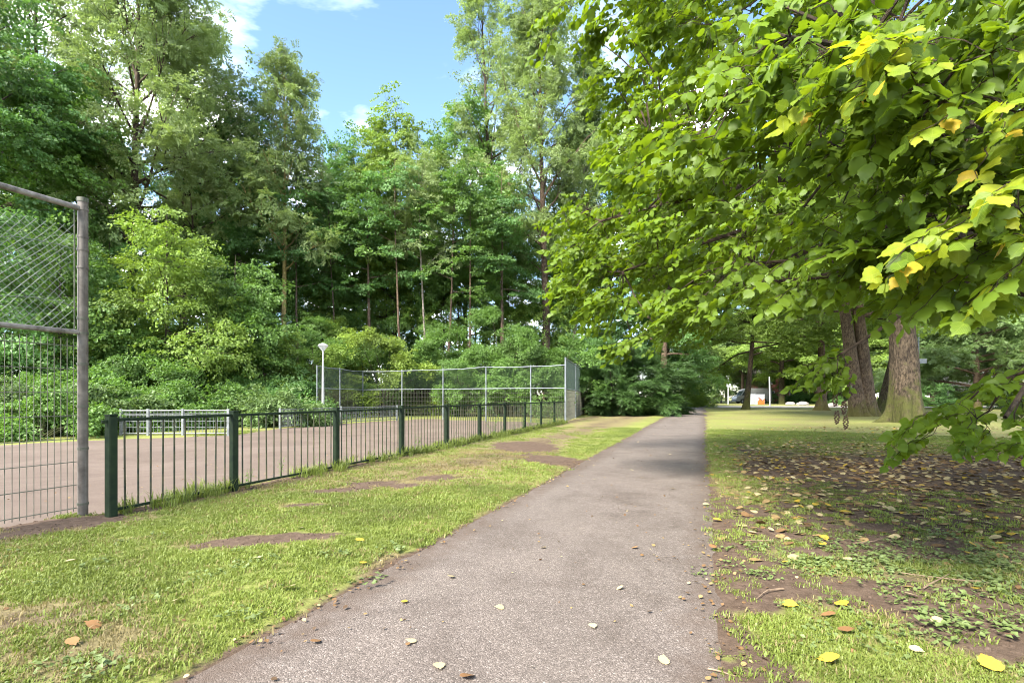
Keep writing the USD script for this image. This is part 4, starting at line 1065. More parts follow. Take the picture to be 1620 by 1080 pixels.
YM = [(405, 31, 9.5, 'leaf_maple', 'left of the ochre trunk'), (468, 34, 11.0, 'leaf_lime', 'touching the ochre trunk on its right'), (520, 33, 9.0, 'leaf_maple', 'behind the lamp head'), (565, 34.5, 11.5, 'leaf_lime', 'left of the golden shrub'), (610, 34, 12.0, 'leaf_maple', 'straight above the golden shrub'),
      (650, 35.5, 10.5, 'leaf_lime', 'left of the birch pole'), (705, 34, 11.5, 'leaf_maple', 'right of the birch pole'), (752, 35, 12.0, 'leaf_lime', 'above the middle of the right net half'), (805, 34, 11.0, 'leaf_maple', 'left of the curved brown trunk'), (842, 35, 9.0, 'leaf_lime', 'low beside the curved brown trunk'), (915, 35, 10.0, 'leaf_maple', 'right of the wispy pale tree'), (335, 29, 10.5, 'leaf_maple', 'behind the bright hornbeams')]
for k, (px, d, H, mat, lab) in enumerate(YM):
    d += 4.5; H *= 1.12
    p = at(px, 640, d)
    make_tree('young_maple', 'young maple with open layered sprays, ' + lab, p[0], p[1], H, 0.085, 2.4, 2.8, 27, 'fine', mat, 'bark_grey', 400 + k, (R2.normal(0, .3), 0), 'tall', .3, 0.0, .95, 1.05, 0.2, 'young maples at the edge of the wood', sides=7, flat=.4)

# shrubs in front of the wood
SH = [
    ('shrub', 'yellow-green leafy shrub behind the lamp, left of the high net', 428, 26.0, 4.6, 2.3, 'fine', 'leaf_lime', 320),
    ('shrub', 'mid green shrub behind the pale court fence, left of the lamp', 320, 25.0, 3.6, 2.4, 'fine', 'leaf_maple', 320),
    ('shrub', 'dark shrub behind the first railing panel', 225, 21.5, 3.0, 2.2, 'fine', 'leaf_maple', 300),
    ('shrub', 'tall green shrub directly behind the lamp head', 505, 31.0, 5.4, 2.3, 'fine', 'leaf_maple', 320),
    ('shrub', 'golden yellow shrub rising over the high net', 606, 30.0, 4.0, 2.4, 'fine', 'leaf_gold', 340),
    ('shrub', 'yellowish shrub top right of the lamp, before the dark trunks', 548, 33.0, 5.2, 1.7, 'fine', 'leaf_lime', 260),
    ('shrub', 'green shrub behind the left half of the high net', 575, 31.0, 3.4, 2.2, 'fine', 'leaf_maple', 320),
    ('shrub', 'broad green shrub behind the middle of the high net', 665, 31.5, 4.0, 2.4, 'fine', 'leaf_maple', 340),
    ('shrub', 'tallest broad-leaved shrub over the net, right of the golden one', 728, 31.0, 5.0, 2.5, 'fine', 'leaf_maple', 380),
    ('shrub', 'broad green shrub behind the right half of the high net', 800, 30.0, 4.5, 2.5, 'fine', 'leaf_maple', 380),
    ('shrub', 'green shrub behind the tall corner post of the net', 868, 29.5, 4.6, 2.3, 'fine', 'leaf_maple', 340),
    ('shrub', 'dull brownish shrub between the net wing and the yews', 935, 33.5, 4.2, 1.8, 'fine', 'leaf_maple_dark', 260),
    ('shrub', 'tall understorey shrub in the shade, leftmost behind the hornbeams', 150, 30.0, 5.0, 2.8, 'fine', 'leaf_maple_dark', 300),
    ('shrub', 'dark understorey bush behind the bright hornbeam', 300, 34.0, 4.3, 3.2, 'fine', 'leaf_maple_dark', 320),
    ('shrub', 'understorey bush at the foot of the ochre trunk', 470, 38.0, 4.1, 3.2, 'fine', 'leaf_maple', 320),
    ('shrub', 'understorey bush behind the golden shrub', 600, 40.0, 4.7, 3.2, 'fine', 'leaf_maple_dark', 320),
    ('shrub', 'understorey bush at the foot of the birch pole', 690, 40.0, 4.8, 3.2, 'fine', 'leaf_maple', 320),
    ('shrub', 'understorey bush behind the right half of the net', 780, 41.0, 5.0, 3.4, 'fine', 'leaf_maple_dark', 320),
    ('shrub', 'understorey bush at the foot of the curved brown trunk', 875, 42.0, 5.0, 3.4, 'fine', 'leaf_maple', 320),
    ('shrub', 'dark understorey bush behind the left shrub and the lamp', 390, 35.0, 3.6, 3.0, 'fine', 'leaf_maple_dark', 320),
    ('undergrowth', 'bramble bank at the far court edge, left of the steel corner post', 85, 16.6, 1.5, 1.9, 'fine', 'leaf_maple', 200),
    ('undergrowth', 'bramble bank behind the pale court fence', 215, 17.8, 1.6, 1.9, 'fine', 'leaf_maple', 200),
    ('undergrowth', 'low bramble clump on the court edge just right of the steel post', 150, 16.4, 1.0, 1.4, 'fine', 'leaf_pale', 160),
    ('undergrowth', 'low bramble clump seen low through the wire panel', 60, 14.0, 1.0, 1.4, 'fine', 'leaf_maple', 160),
    ('undergrowth', 'low bramble clump at the left end of the far pale fence', 425, 19.8, 1.1, 1.5, 'fine', 'leaf_pale', 160),
    ('shrub', 'leafy shrub filling the gap behind the golden one and the birch pole', 640, 36.0, 5.4, 2.8, 'fine', 'leaf_maple', 320),
    ('undergrowth', 'bramble bank at the left edge behind the wire panel', -30, 15.5, 1.5, 1.9, 'fine', 'leaf_pale', 200),
    ('undergrowth', 'bramble bank behind the gap in the pale court fence', 330, 20.0, 1.7, 2.0, 'fine', 'leaf_maple', 200),
    ('undergrowth', 'bramble bank behind the dark wire fence, left of the lamp', 440, 23.5, 1.9, 2.0, 'fine', 'leaf_maple_dark', 200),
]
for k, (nm, lab, px, d, H, R, kind, mat, n) in enumerate(SH):
    p = at(px, 640, d)
    make_shrub(nm, lab, p[0], p[1], H * (1.18 if nm == 'shrub' else 1.1), R * 1.15, kind, mat, 500 + k, int(n * 2.3), group='shrubs in front of the wood', ssc=0.85, cat='shrub' if nm == 'shrub' else 'bramble')
for k, (lab, px, d, H, R, n) in enumerate([('dark yew bush nearest the net wing', 968, 30.0, 3.5, 2.1, 420), ('tallest dark yew bush, middle of the three', 1003, 31.5, 4.3, 2.5, 560), ('dark yew bush closing on the path edge', 1036, 33.0, 3.7, 2.0, 460)]):
    p = at(px, 640, d)
    make_shrub('yew_bush', lab, p[0], p[1], H, R, 'yew', 'leaf_yew', 560 + k, int(n * 1.6), group='yew bushes left of the path', ssc=1.0, cat='bush', base=0.03)
p = at(1103, 640, 62)
t = thing('clipped_hedge', (p[0], p[1], 0), -math.atan2(PD[0], PD[1]), 'clipped pale green box hedge along the far end of the path', 'hedge')
MB().box((0, 2.0, 0.85), (0.7, 6.6, 1.6), 0, 0.1).build('stems', 'bark_dark', t)
rg = np.random.default_rng(9)
q = rg.uniform(-1, 1, (900, 3)); ax = rg.integers(0, 3, 900); q[np.arange(900), ax] = np.sign(q[np.arange(900), ax])
q = q * np.array([0.42, 3.6, 0.95]) + np.array([0, 2.0, 0.98]); q[:, 2] = np.maximum(q[:, 2], 0.1)
crown(t, 'fine', 'leaf_lime', q, rg.uniform(-PI, PI, 900), rg.normal(0, .5, 900), rg.normal(0, .5, 900), rg.uniform(.35, .5, 900), rg)

# ------------------------------------------------------------------ old trees on the right-hand lawn
NW, TW, LN, SL, SM = (big[k] for k in ('near', 'twin', 'lean', 'slim', 'small'))
make_tree('old_lime_tree', 'thickest old lime with mossy flared foot on the right-hand lawn', NW[0], NW[1], 19, .57, 4.6, 7.0, 46, 'broad', 'leaf_lime', 'bark_grey', 701, (-.5, .4), 'dome', .35, -0.15, 0.6, 1.0, 0.62, 'old trees on the lawn', sides=84)
make_tree('old_lime_tree', 'reddish brown old tree with two grown-together stems', TW[0], TW[1], 19, .53, 5.0, 7.0, 46, 'broad', 'leaf_lime', 'bark_brown', 702, (-1.6, 0), 'dome', .35, -0.15, 0.6, 1.05, 0.45, 'old trees on the lawn', sides=72, stems=2)
make_tree('old_lime_tree', 'mossy old trunk leaning right, half behind the thickest lime', LN[0], LN[1], 17, .50, 5.5, 6.4, 42, 'broad', 'leaf_lime', 'bark_grey', 703, (2.6, 0), 'dome', .35, -0.15, 0.6, 1.05, 0.6, 'old trees on the lawn', sides=60)
make_tree('lime_tree', 'slimmer tree with a flared foot left of the reddish twin stems', SL[0], SL[1], 15, .36, 5.2, 6.0, 42, 'broad', 'leaf_lime', 'bark_brown', 704, (0, 0), 'dome', .3, -0.15, 0.6, 1.05, 0.9, 'old trees on the lawn', sides=40)
make_tree('lime_tree', 'small tree with a crooked leaning foot in front of the van', SM[0], SM[1], 14, .27, 4.6, 6.2, 46, 'broad', 'leaf_lime', 'bark_grey', 705, (1.0, 0), 'dome', .3, -0.25, 0.6, 1.05, 0.8, 'old trees on the lawn', sides=24)
FAR = [
    ('far_tree', 'pale green tree with weeping tiers behind the grey sign', 1545, 46, 14, .3, 1.6, 7.2, 50, 'feather', 'leaf_pale', 'skirt', 1.3),
    ('far_tree', 'pale green weeping tree at the right edge', 1680, 48, 15, .3, 1.6, 7.2, 46, 'feather', 'leaf_pale', 'skirt', 1.3),
    ('far_tree', 'pale tree just right of the thickest trunk, low in the gap', 1475, 66, 15, .3, 2.4, 7.0, 44, 'broad', 'leaf_pale', 'dome', 1.3),
    ('far_tree', 'light green tree seen between the twin stems and the leaning trunk', 1395, 72, 16, .3, 2.2, 7.5, 44, 'broad', 'leaf_lime', 'dome', 1.4),
    ('far_tree', 'light green tree in the background left of the twin stems', 1330, 78, 17, .34, 3.4, 7.5, 44, 'broad', 'leaf_lime', 'dome', 1.4),
    ('far_tree', 'tree with a stout double trunk right of the white pole', 1237, 76, 17, .45, 4.2, 7.5, 46, 'broad', 'leaf_lime', 'dome', 1.4),
    ('far_tree', 'yellowish tree beyond the white pole, second trunk right of it', 1262, 88, 18, .4, 4.0, 7.5, 44, 'broad', 'leaf_lime', 'dome', 1.4),
    ('far_tree', 'pale tree standing over the parked van', 1175, 96, 18, .35, 4.2, 8.0, 46, 'broad', 'leaf_pale', 'dome', 1.5),
    ('far_tree', 'pale willow-like tree closing the end of the path', 1128, 112, 17, .35, 3.6, 8.0, 50, 'feather', 'leaf_pale', 'skirt', 1.6),
    ('far_tree', 'pale tree left of the path end behind the clipped hedge', 1092, 84, 14, .3, 1.5, 5.8, 44, 'feather', 'leaf_pale', 'dome', 1.5),
    ('far_tree', 'green tree left of the path just beyond the yews', 1058, 58, 15, .26, 1.5, 5.0, 40, 'broad', 'leaf_maple', 'dome', 1.3),
    ('far_tree', 'green tree on the far road side, between pole and twin stems', 1300, 100, 18, .35, 3.4, 8.0, 46, 'broad', 'leaf_maple', 'dome', 1.5),
    ('far_tree', 'green tree at the far road behind the leaning trunk', 1430, 96, 18, .35, 2.6, 8.0, 46, 'broad', 'leaf_maple', 'dome', 1.5),
    ('far_tree', 'green tree at the far road behind the weeping ones', 1580, 92, 18, .35, 3.0, 8.0, 46, 'broad', 'leaf_maple', 'dome', 1.5),
    ('far_tree', 'green tree far behind the van and the lamp with the board', 1150, 125, 20, .4, 4.5, 9, 46, 'broad', 'leaf_maple', 'dome', 1.6),
    ('far_tree', 'green tree far behind the orange box', 1215, 122, 20, .4, 4.2, 9, 46, 'broad', 'leaf_maple', 'dome', 1.6),
    ('far_tree', 'green tree beyond the road at the far right', 1700, 86, 18, .35, 3.0, 8.0, 44, 'broad', 'leaf_maple', 'dome', 1.5),
]
for k, (nm, lab, px, d, H, r0, hb, R, nl, kind, mat, shape, ssc) in enumerate(FAR):
    p = at(px, 640, d)
    make_tree(nm, lab, p[0], p[1], H, r0, hb, R, nl, kind, mat, 'bark_grey' if k % 2 else 'bark_brown', 800 + k, (0, 0), shape, .35, -0.35, .75, ssc, 0.4, 'trees across the road and at the path end', sides=12)
for k, (lab, px, d, H, R, mat) in enumerate([('dark glossy shrub right of the thickest trunk below the grey sign', 1468, 60, 3.2, 2.2, 'leaf_maple_dark'), ('low shrub at the road behind the leaning trunk', 1425, 70, 2.2, 2.6, 'leaf_maple'), ('low hedge-like shrub at the road beyond the twin stems', 1340, 72, 1.9, 3.0, 'leaf_maple_dark'),
                                             ('low shrub at the road between the pole and the slim trunk', 1275, 80, 1.9, 3.0, 'leaf_maple_dark'), ('low shrub beyond the orange box', 1225, 92, 2.0, 3.2, 'leaf_maple_dark'), ('low shrub at the road near the right edge', 1560, 68, 2.4, 3.2, 'leaf_maple'), ('pale shrub left of the clipped hedge', 1094, 56, 2.4, 1.8, 'leaf_lime'), ('low shrub at the road in the right corner', 1640, 64, 2.2, 3.0, 'leaf_maple_dark'),
                                             ('low shrub at the road between the grey sign and the weeping tree', 1510, 70, 2.0, 3.0, 'leaf_maple_dark')]):
    p = at(px, 640, d)
    make_shrub('roadside_shrub', lab, p[0], p[1], H, R, 'broad', mat, 900 + k, 340, group='shrubs along the far road', ssc=0.9)
# ------------------------------------------------------------------ the overhanging lime whose trunk stands just right of the picture
RL = np.random.default_rng(2024)
LT = np.array([7.6, 6.6])
lt = thing('overhanging_lime_tree', (0, 0, 0), 0, 'large overhanging lime with heart-shaped leaves, some yellow, hanging over the right half', 'tree')
mb = MB()
hs = np.concatenate([[0, .12, .3, .6], np.linspace(1, 14, 12)])
stem = np.stack([LT[0] + 0 * hs, LT[1] + 0 * hs, hs], 1)
flare_tube(mb, stem, 0.42 * np.maximum(.06, 1 - .9 * (hs / 14) ** .9), 28, 5, 0.7)
mb.build('trunk', 'bark_grey', lt, 40)
RC = 6.5
centres, near_flag = [], []


def env(az, z):
    """crown radius at azimuth az and height z"""
    u = z / 14.0
    r = RC * (1.0 if u < .55 else math.sqrt(max(0.03, 1 - ((u - .55) / .47) ** 2)))
    if z < 3.0:
        r *= 0.80 + 0.20 * (z - 1.5) / 1.5
    return r * (0.86 + 0.28 * float(meshkit.noise(np.array([math.cos(az) * 2.2, math.sin(az) * 2.2, z * 0.55]), 4)))


tries = 0
while len(centres) < 760 and tries < 40000:
    tries += 1
    az = RL.uniform(0, 2 * PI)
    z = RL.uniform(1.7, 12.5) if RL.random() < 0.75 else RL.uniform(1.8, 5.5)
    f = RL.random() ** 0.38
    r = env(az, z) * f
    p = np.array([LT[0] + r * math.cos(az), LT[1] + r * math.sin(az), z])
    toward = p[:2] @ LT / np.linalg.norm(LT) / np.linalg.norm(LT)
    if toward > 1.25 and RL.random() < 0.6:
        continue
    if z < 3.4 and f < 0.55:
        continue
    skirt = 1.75 + 0.75 * float(meshkit.noise(np.array([p[0] * .8, p[1] * .8, 1.0]), 9))
    if p[1] > 0.5 and p[0] / p[1] > 0.42:
        skirt = max(skirt, 1.15 + 0.165 * p[1] + 0.5 * float(meshkit.noise(np.array([p[0] * .8, p[1] * .8, 1.0]), 9)) * min(1, p[1] / 8))
    if z < skirt:
        continue
    d = np.linalg.norm(p - [0, 0, EYE])
    if d < 2.6 or p[1] < 0.3 and d < 4:
        continue
    if centres and np.min(np.linalg.norm(np.array(centres) - p, axis=1)) < 0.30:
        continue
    centres.append(p)
shell_n = len(centres)
NEAR = [(1110, 205, 3.3), (1165, 165, 3.0), (1215, 120, 2.8), (1180, 55, 3.2), (1250, 40, 2.9), (1320, 75, 2.6), (1335, 165, 2.5), (1430, 110, 2.2), (1480, 35, 2.4), (1565, 85, 2.1), (1600, 175, 2.1), (1545, 255, 2.3), (1440, 225, 2.6), (1350, 255, 2.9), (1250, 235, 3.2), (1130, 260, 3.6), (1150, 320, 3.9),
        (1285, 400, 3.1), (1350, 390, 2.9), (1420, 385, 2.7), (1490, 365, 2.5), (1570, 370, 2.2), (1612, 330, 2.0), (1590, 440, 2.4), (1500, 440, 2.8), (1400, 440, 3.3), (1610, 20, 2.2), (1540, 160, 2.5), (1500, 300, 2.6), (1600, 280, 2.4), (1400, 320, 3.2), (1330, 330, 3.6),
        (1200, 440, 4.2), (1270, 450, 4.6), (1110, 470, 5.2), (1040, 520, 6.0), (1000, 540, 6.4), (950, 500, 6.6), (905, 455, 6.8), (895, 350, 6.8), (930, 330, 6.7), (915, 395, 6.8), (950, 420, 6.6), (985, 470, 6.4), (1060, 470, 5.8), (1150, 420, 4.8),
        (1545, 662, 3.8), (1488, 672, 4.3), (1570, 640, 4.0), (1615, 630, 3.7), (1605, 672, 3.6), (1606, 590, 4.2),
        (1030, 150, 6.5), (1080, 130, 6.2), (1120, 190, 6.0), (1050, 205, 6.6), (1000, 175, 7.0), (1015, 110, 6.8), (1065, 170, 7.4), (1110, 140, 7.4), (940, 60, 7.2), (960, 110, 7.2), (985, 40, 7.0),
        (1300, 578, 5.4), (1325, 590, 5.3), (1318, 562, 5.6), (1340, 575, 5.4)]
for (a, b, d) in NEAR:
    centres.append(at(a, b, d))

# limbs: rise from the trunk and sag outwards; every leafy cluster hangs on the nearest limb
limbs = []
for k in range(30):
    z0 = 2.0 + 9.0 * (k / 30) ** 1.1
    az = k * 2.39996 + 0.4
    if k % 3 == 0:
        az = math.atan2(-LT[1], -LT[0]) + RL.uniform(-.9, .9)
    d = np.array([math.cos(az), math.sin(az), RL.uniform(.15, .5)])
    limbs.append(wander((LT[0], LT[1], z0), d, RC * RL.uniform(.75, .95), 9, -0.55 if z0 < 6 else -.1, 0.05, RL))
for tgt, z0 in ((at(1440, 180, 2.5), 3.4), (at(1500, 380, 2.7), 2.7), (at(1300, 230, 3.1), 3.8), (at(1590, 660, 3.2), 2.2), (at(1250, 60, 3.0), 4.2), (at(1330, 560, 5.4), 2.9), (at(985, 430, 6.5), 3.9), (at(950, 350, 6.6), 4.0)):
    a = np.array([LT[0], LT[1], z0]); m1 = a + (tgt - a) * .35 + [0, 0, .55]; m2 = a + (tgt - a) * .7 + [0, 0, .35]
    t_ = np.linspace(0, 1, 10)[:, None]
    limbs.append(((1 - t_) ** 3 * a + 3 * (1 - t_) ** 2 * t_ * m1 + 3 * (1 - t_) * t_ ** 2 * m2 + t_ ** 3 * tgt) + RL.normal(0, .035, (10, 3)) * t_ * (1 - t_) * 4)
for L in [limbs[k] for k in (30, 31, 32, 34, 36, 37)]:
    for t_ in np.linspace(.45, 1, 9):
        c = np.array([np.interp(t_ * 9, range(10), L[:, a]) for a in range(3)]) + RL.normal(0, .12, 3)
        if np.linalg.norm(c - [0, 0, EYE]) > 2.0:
            centres.append(c)
centres = np.array(centres)
for L in limbs:
    MB().tube(L, np.linspace(.075, .014, len(L)) * RL.uniform(.8, 1.2), 7, False).build('branch', 'bark_twig', lt, 40)
allp = np.vstack([np.stack([np.interp(np.linspace(0, 1, 40)[6:], np.linspace(0, 1, len(L)), L[:, c]) for c in range(3)], 1) for L in limbs])
bmb = MB()
SPL = [linden_sprig(RL) for _ in range(9)]
SP = []                                            # (position, yaw, pitch, roll, scale, proto)
for ci, c in enumerate(centres):
    near = ci >= shell_n
    dist = np.linalg.norm(allp - c, axis=1) + 0.25 * np.maximum(0, c[2] - allp[:, 2])
    a = allp[np.argmin(dist)]
    L = np.linalg.norm(c - a)
    if L > 0.05:
        mid = (a + c) / 2 + np.array([0, 0, 0.12 * L]) + RL.normal(0, 0.06 * L, 3)
        path = np.array([a, (a + mid) / 2 + RL.normal(0, .015, 3), mid, (mid + c) / 2 + RL.normal(0, .015, 3), c])
        bmb.tube(path, np.linspace(.007 + .006 * min(L, 2), .004, 5), 5, False)
    out = c - np.array([LT[0], LT[1], c[2] + 0.0]); out /= np.linalg.norm(out) + 1e-9
    vis = c[2] < 6.5 and c[1] < 11 and c[1] > 0.8
    n = (8 if near else 20 if vis else 9)
    rad = 0.20 if near else 0.42
    if near and c[2] < 2.0 and c[1] > 5 and 2.5 < c[0]:
        rad, n = 0.15, 4
    if near and np.linalg.norm(c) < 4.5:
        rad, n = 0.13 + 0.03 * np.linalg.norm(c), 10
    for m in range(n):
        d = RL.normal(0, 1, 3); d /= np.linalg.norm(d)
        p = c + d * rad * np.array([1, 1, .75]) * RL.random() ** .5
        if np.linalg.norm(p - [0, 0, EYE]) < 1.55:
            continue
        az = math.atan2(out[1] + 0.8 * d[1], out[0] + 0.8 * d[0]) + RL.normal(0, .35)
        SP.append((*p, az, RL.uniform(0.0, 0.75), RL.normal(0, .35), RL.uniform(.62, 1.05) * (1.0 if vis else 1.5), RL.integers(0, 9)))
        if RL.random() < .6:
            bmb.tube(np.array([c, (c + p) / 2 + [0, 0, .02], p]), [.003, .0025, .002], 3, False)
tag(bmb.build('twigs', 'bark_twig', lt), kind='stuff')
SP = np.array(SP)
# the 300 leaves that show largest are parts of their own
cx = CX + FPX * SP[:, 0] / np.maximum(SP[:, 1], .1); cy = HOR - FPX * (SP[:, 2] - EYE) / np.maximum(SP[:, 1], .1)
infr = (SP[:, 1] > .5) & (cx > 0) & (cx < 1640) & (cy > -20) & (cy < 1080)
order = np.argsort(np.where(infr, np.linalg.norm(SP[:, :3] - [0, 0, EYE], axis=1), 99))
single, count = [], 0
for o in order:
    if count + len(SPL[int(SP[o, 7])][0]) > 300:
        break
    single.append(o); count += len(SPL[int(SP[o, 7])][0])
for o in single:
    x, y, z, yaw, pit, rol, s, pr = SP[o]
    Rm = Rot.from_euler('ZYX', [yaw, pit, rol])
    leaves, twig = SPL[int(pr)]
    mesh_(stage, numbered('twig', lt), (Rm.apply(twig[0] * s) + [x, y, z], twig[1]), '/World/Looks/bark_twig', True)
    for v, f, uv in leaves:
        mesh_(stage, numbered('leaf', lt), (Rm.apply(v * s) + [x, y, z], f), '/World/Looks/leaf_linden_single', True, uv)
rest = np.setdiff1d(np.arange(len(SP)), single)


def joined(leaves):
    b = MB()
    for v, f, uv in leaves:
        b.add(v, f)
    return b.data()


protos = [[('leaves', joined(l), 'leaf_linden'), ('twig', tw, 'bark_twig')] for l, tw in SPL]
scatter(lt + '/crown', protos, SP[rest, 7].astype(int), SP[rest, :3], Rot.from_euler('ZYX', SP[rest, 3:6]), SP[rest, 6], smooth=True)
# dangling brown seed pods below the dark spray in front of the slim trunk
for k, (a, b) in enumerate([(1321, 632), (1335, 645), (1324, 660), (1338, 668)]):
    top = at(a, b - 16, 5.4); c = at(a, b, 5.4)
    m = MB()
    m.tube(np.array([at(1322 + 3 * (k % 2), 600, 5.4), (top + at(1324, 600, 5.4)) / 2 + [0.004, 0, 0], top]), .0016, 4, False)
    rg = np.random.default_rng(60 + k)
    for q in range(26):
        u = q / 25
        w = 0.018 * math.sin(PI * (0.12 + .8 * u)) + .004
        an = q * 2.4
        s = trimesh.creation.icosphere(1, 1.0)
        v = np.array(s.vertices) * np.array([.009, .009, .008])
        m.add(v + c + np.array([w * math.cos(an), w * math.sin(an), (0.5 - u) * 0.13]), s.faces)
    m.build('seed_pod', 'seed_brown', lt, 40)
# ------------------------------------------------------------------ turf, weeds, fallen leaves
RG = np.random.default_rng(42)


def tuft(rng, n, h, spread, w=0.0028):
    b = MB()
    for k in range(n):
        a = rng.uniform(0, 2 * PI); r = spread * math.sqrt(rng.random())
        p = np.array([r * math.cos(a), r * math.sin(a), -0.004])
        hh = h * rng.uniform(.5, 1.25); lean = rng.uniform(.15, 1.1); az = rng.uniform(0, 2 * PI)
        dx = np.array([math.cos(az), math.sin(az), 0]); sx = np.array([-dx[1], dx[0], 0]) * w * rng.uniform(.7, 1.4)
        m = p + dx * hh * lean * .35 + [0, 0, hh * .62]; t = p + dx * hh * lean + [0, 0, hh * (1 - .25 * lean)]
        b.add([p - sx, p + sx, m + sx * .8, m - sx * .8, t], [(0, 1, 2), (0, 2, 3), (3, 2, 4)])
    return b.data()


def field(n, box, maxd, keep):
    x = RG.uniform(box[0], box[1], n); y = RG.uniform(box[2], box[3], n)
    u = CX + FPX * x / y
    d = np.hypot(x, y)
    ok = (u > -60) & (u < 1680) & (d < maxd) & (y > 1.6)
    q = x * PQ[0] + y * PQ[1]
    ok &= (q < PL - 0.0) | (q > PR + 0.0)
    ok &= ~contains_xy(court_poly.buffer(-0.12), x, y)
    x, y = x[ok], y[ok]
    t, s, di = cover(x, y)
    k = keep(x, y, t, s, di)
    return x[k], y[k]


def grass_layer(path, protos, x, y, smin, smax, label):
    z = height(x, y)
    ok = z > -0.012
    x, y, z = x[ok], y[ok], z[ok]
    n = len(x)
    rot = Rot.from_euler('ZYX', np.stack([RG.uniform(0, 2 * PI, n), RG.normal(0, .1, n), RG.normal(0, .1, n)], 1))
    sc = RG.uniform(smin, smax, n) * (0.55 + 0.95 * fb(x, y, 1.7, 91, 4))
    return scatter(path, protos, RG.integers(0, len(protos), n), np.stack([x, y, z], 1), rot, sc, label, None, 'stuff')


G1 = [[('blades', tuft(RG, 34, .024, .055, .0024), 'grass_blade')] for _ in range(6)]
G2 = [[('blades', tuft(RG, 34, .028, .11, .004), 'grass_blade')] for _ in range(5)]
GD = [[('straws', tuft(RG, 16, .030, .06, .0022), 'grass_dry')] for _ in range(5)]
mn = lambda x, y, s=9.0: fb(x, y, s, 50, 3)
x, y = field(60000, (-5.5, 6.5, 1.6, 7.5), 6.5, lambda x, y, t, s, d: (t + mn(x, y) > 1.02 + 0.12 * RG.random(len(x))) & (RG.random(len(x)) < 0.9 - .45 * s))
xq, yq = field(5200, (.4, 6.5, 1.6, 8), 8, lambda x, y, t, s, d: (x * PQ[0] + y * PQ[1] > .05) & (mn(x, y, 3.0) + .25 * RG.random(len(x)) > .58))
x, y = np.concatenate([x, xq]), np.concatenate([y, yq])
grass_layer('/World/grass', G1, x, y, .65, 1.25, 'short bright grass of the lawn near the camera')
x, y = field(60000, (-9, 16, 4.0, 19), 19, lambda x, y, t, s, d: (np.hypot(x, y) > 5.2) & (t + mn(x, y) > 1.0 + 0.15 * RG.random(len(x))) & (RG.random(len(x)) < 0.9 - .6 * s))
grass_layer('/World/grass_001', G2, x, y, .7, 1.2, 'short grass of the lawn in the middle distance')
x, y = field(26000, (-5.5, 9, 1.6, 12), 11, lambda x, y, t, s, d: (s + mn(x, y, 6.0) > 0.78 + .3 * RG.random(len(x))) & (t > .34))
grass_layer('/World/dry_grass', GD, x, y, .6, 1.3, 'dry straw-coloured grass lying in worn parts of the lawn')
# taller unmown fringe along the fence foot and the path edge
x = np.concatenate([POST(k)[0] + FN[0] * RG.normal(0.02, .10, 70) + FD[0] * RG.uniform(-.9, .9, 70) for k in range(0, 10)])
RG2 = np.random.default_rng(43)
kk = RG2.uniform(-.7, 9, 900); off = RG2.normal(0.03, .11, 900)
fx, fy = P2[0] + FD[0] * 1.87 * kk + FN[0] * off, P2[1] + FD[1] * 1.87 * kk + FN[1] * off
keep = fb(fx, fy, 1.3, 61, 3) + .1 * RG2.random(900) > .46
grass_layer('/World/grass_002', [[('blades', tuft(RG2, 20, .12, .05, .0032), 'grass_blade')] for _ in range(4)], fx[keep], fy[keep], .6, 1.5, 'taller unmown grass along the foot of the railing')


def leaf_plant(rng, n, L, W, h, spread):
    b = MB()
    for k in range(n):
        a = rng.uniform(0, 2 * PI); r = spread * math.sqrt(rng.random())
        v, f = rhomb(L * rng.uniform(.6, 1.2), W * rng.uniform(.7, 1.2), rng, .12)
        b.add(place(v, a + rng.normal(0, .5), rng.uniform(-.6, .25), rng.normal(0, .3), (r * math.cos(a), r * math.sin(a), h * rng.uniform(.3, 1))), f)
    return b.data()


CLV = [[('clover', leaf_plant(RG, 22, .030, .028, .03, .09), 'clover_leaf')] for _ in range(4)]
cs = [(1530, 900, 0.85, 0.45, 59), (1560, 950, 0.62, 0.32, 27), (1290, 885, 0.54, 0.32, 23), (1240, 905, 0.31, 0.19, 10), (1330, 900, 0.39, 0.19, 11), (640, 960, 0.28, 0.19, 5), (660, 940, 0.16, 0.16, 2), (140, 1060, 0.22, 0.16, 5), (1500, 985, 0.47, 0.23, 11), (1590, 890, 0.47, 0.49, 23), (1400, 1010, 0.47, 0.19, 10), (230, 880, 1.24, 0.41, 11), (480, 930, 0.93, 0.32, 9), (100, 900, 0.78, 0.32, 7)]
cx_, cy_ = [], []
for (a, b, sx, sy, n) in cs:
    c = on_ground(a, b)
    cx_.append(c[0] + RG.normal(0, sx * .6, n)); cy_.append(c[1] + RG.normal(0, sy * .6, n))
cx_, cy_ = np.concatenate(cx_), np.concatenate(cy_)
grass_layer('/World/ground_clover', CLV, cx_, cy_, .6, 1.2, 'clover and ground ivy spread over the worn earth')


def weed_mesh(rng, h, n, L):
    stalk = MB(); leaf = MB()
    for s in range(3):
        az = rng.uniform(0, 2 * PI); ln = h * rng.uniform(.7, 1.1)
        pts = wander((rng.normal(0, .03), rng.normal(0, .03), -.02), (math.cos(az) * .3, math.sin(az) * .3, 1), ln, 5, .2, .08, rng)
        stalk.tube(pts, np.linspace(.005, .002, 6), 4, False)
        for k in range(n):
            e = 5 * (.12 + .88 * (k + .5) / n)
            p = np.array([np.interp(e, range(6), pts[:, c]) for c in range(3)])
            a = k * 2.4 + rng.normal(0, .4)
            v, f = rhomb(L * rng.uniform(.7, 1.2) * (1.15 - .5 * e / 5), L * .42, rng, .15)
            leaf.add(place(v, a, rng.uniform(-.2, .6), rng.normal(0, .2), p), f)
    return stalk.data(), leaf.data()


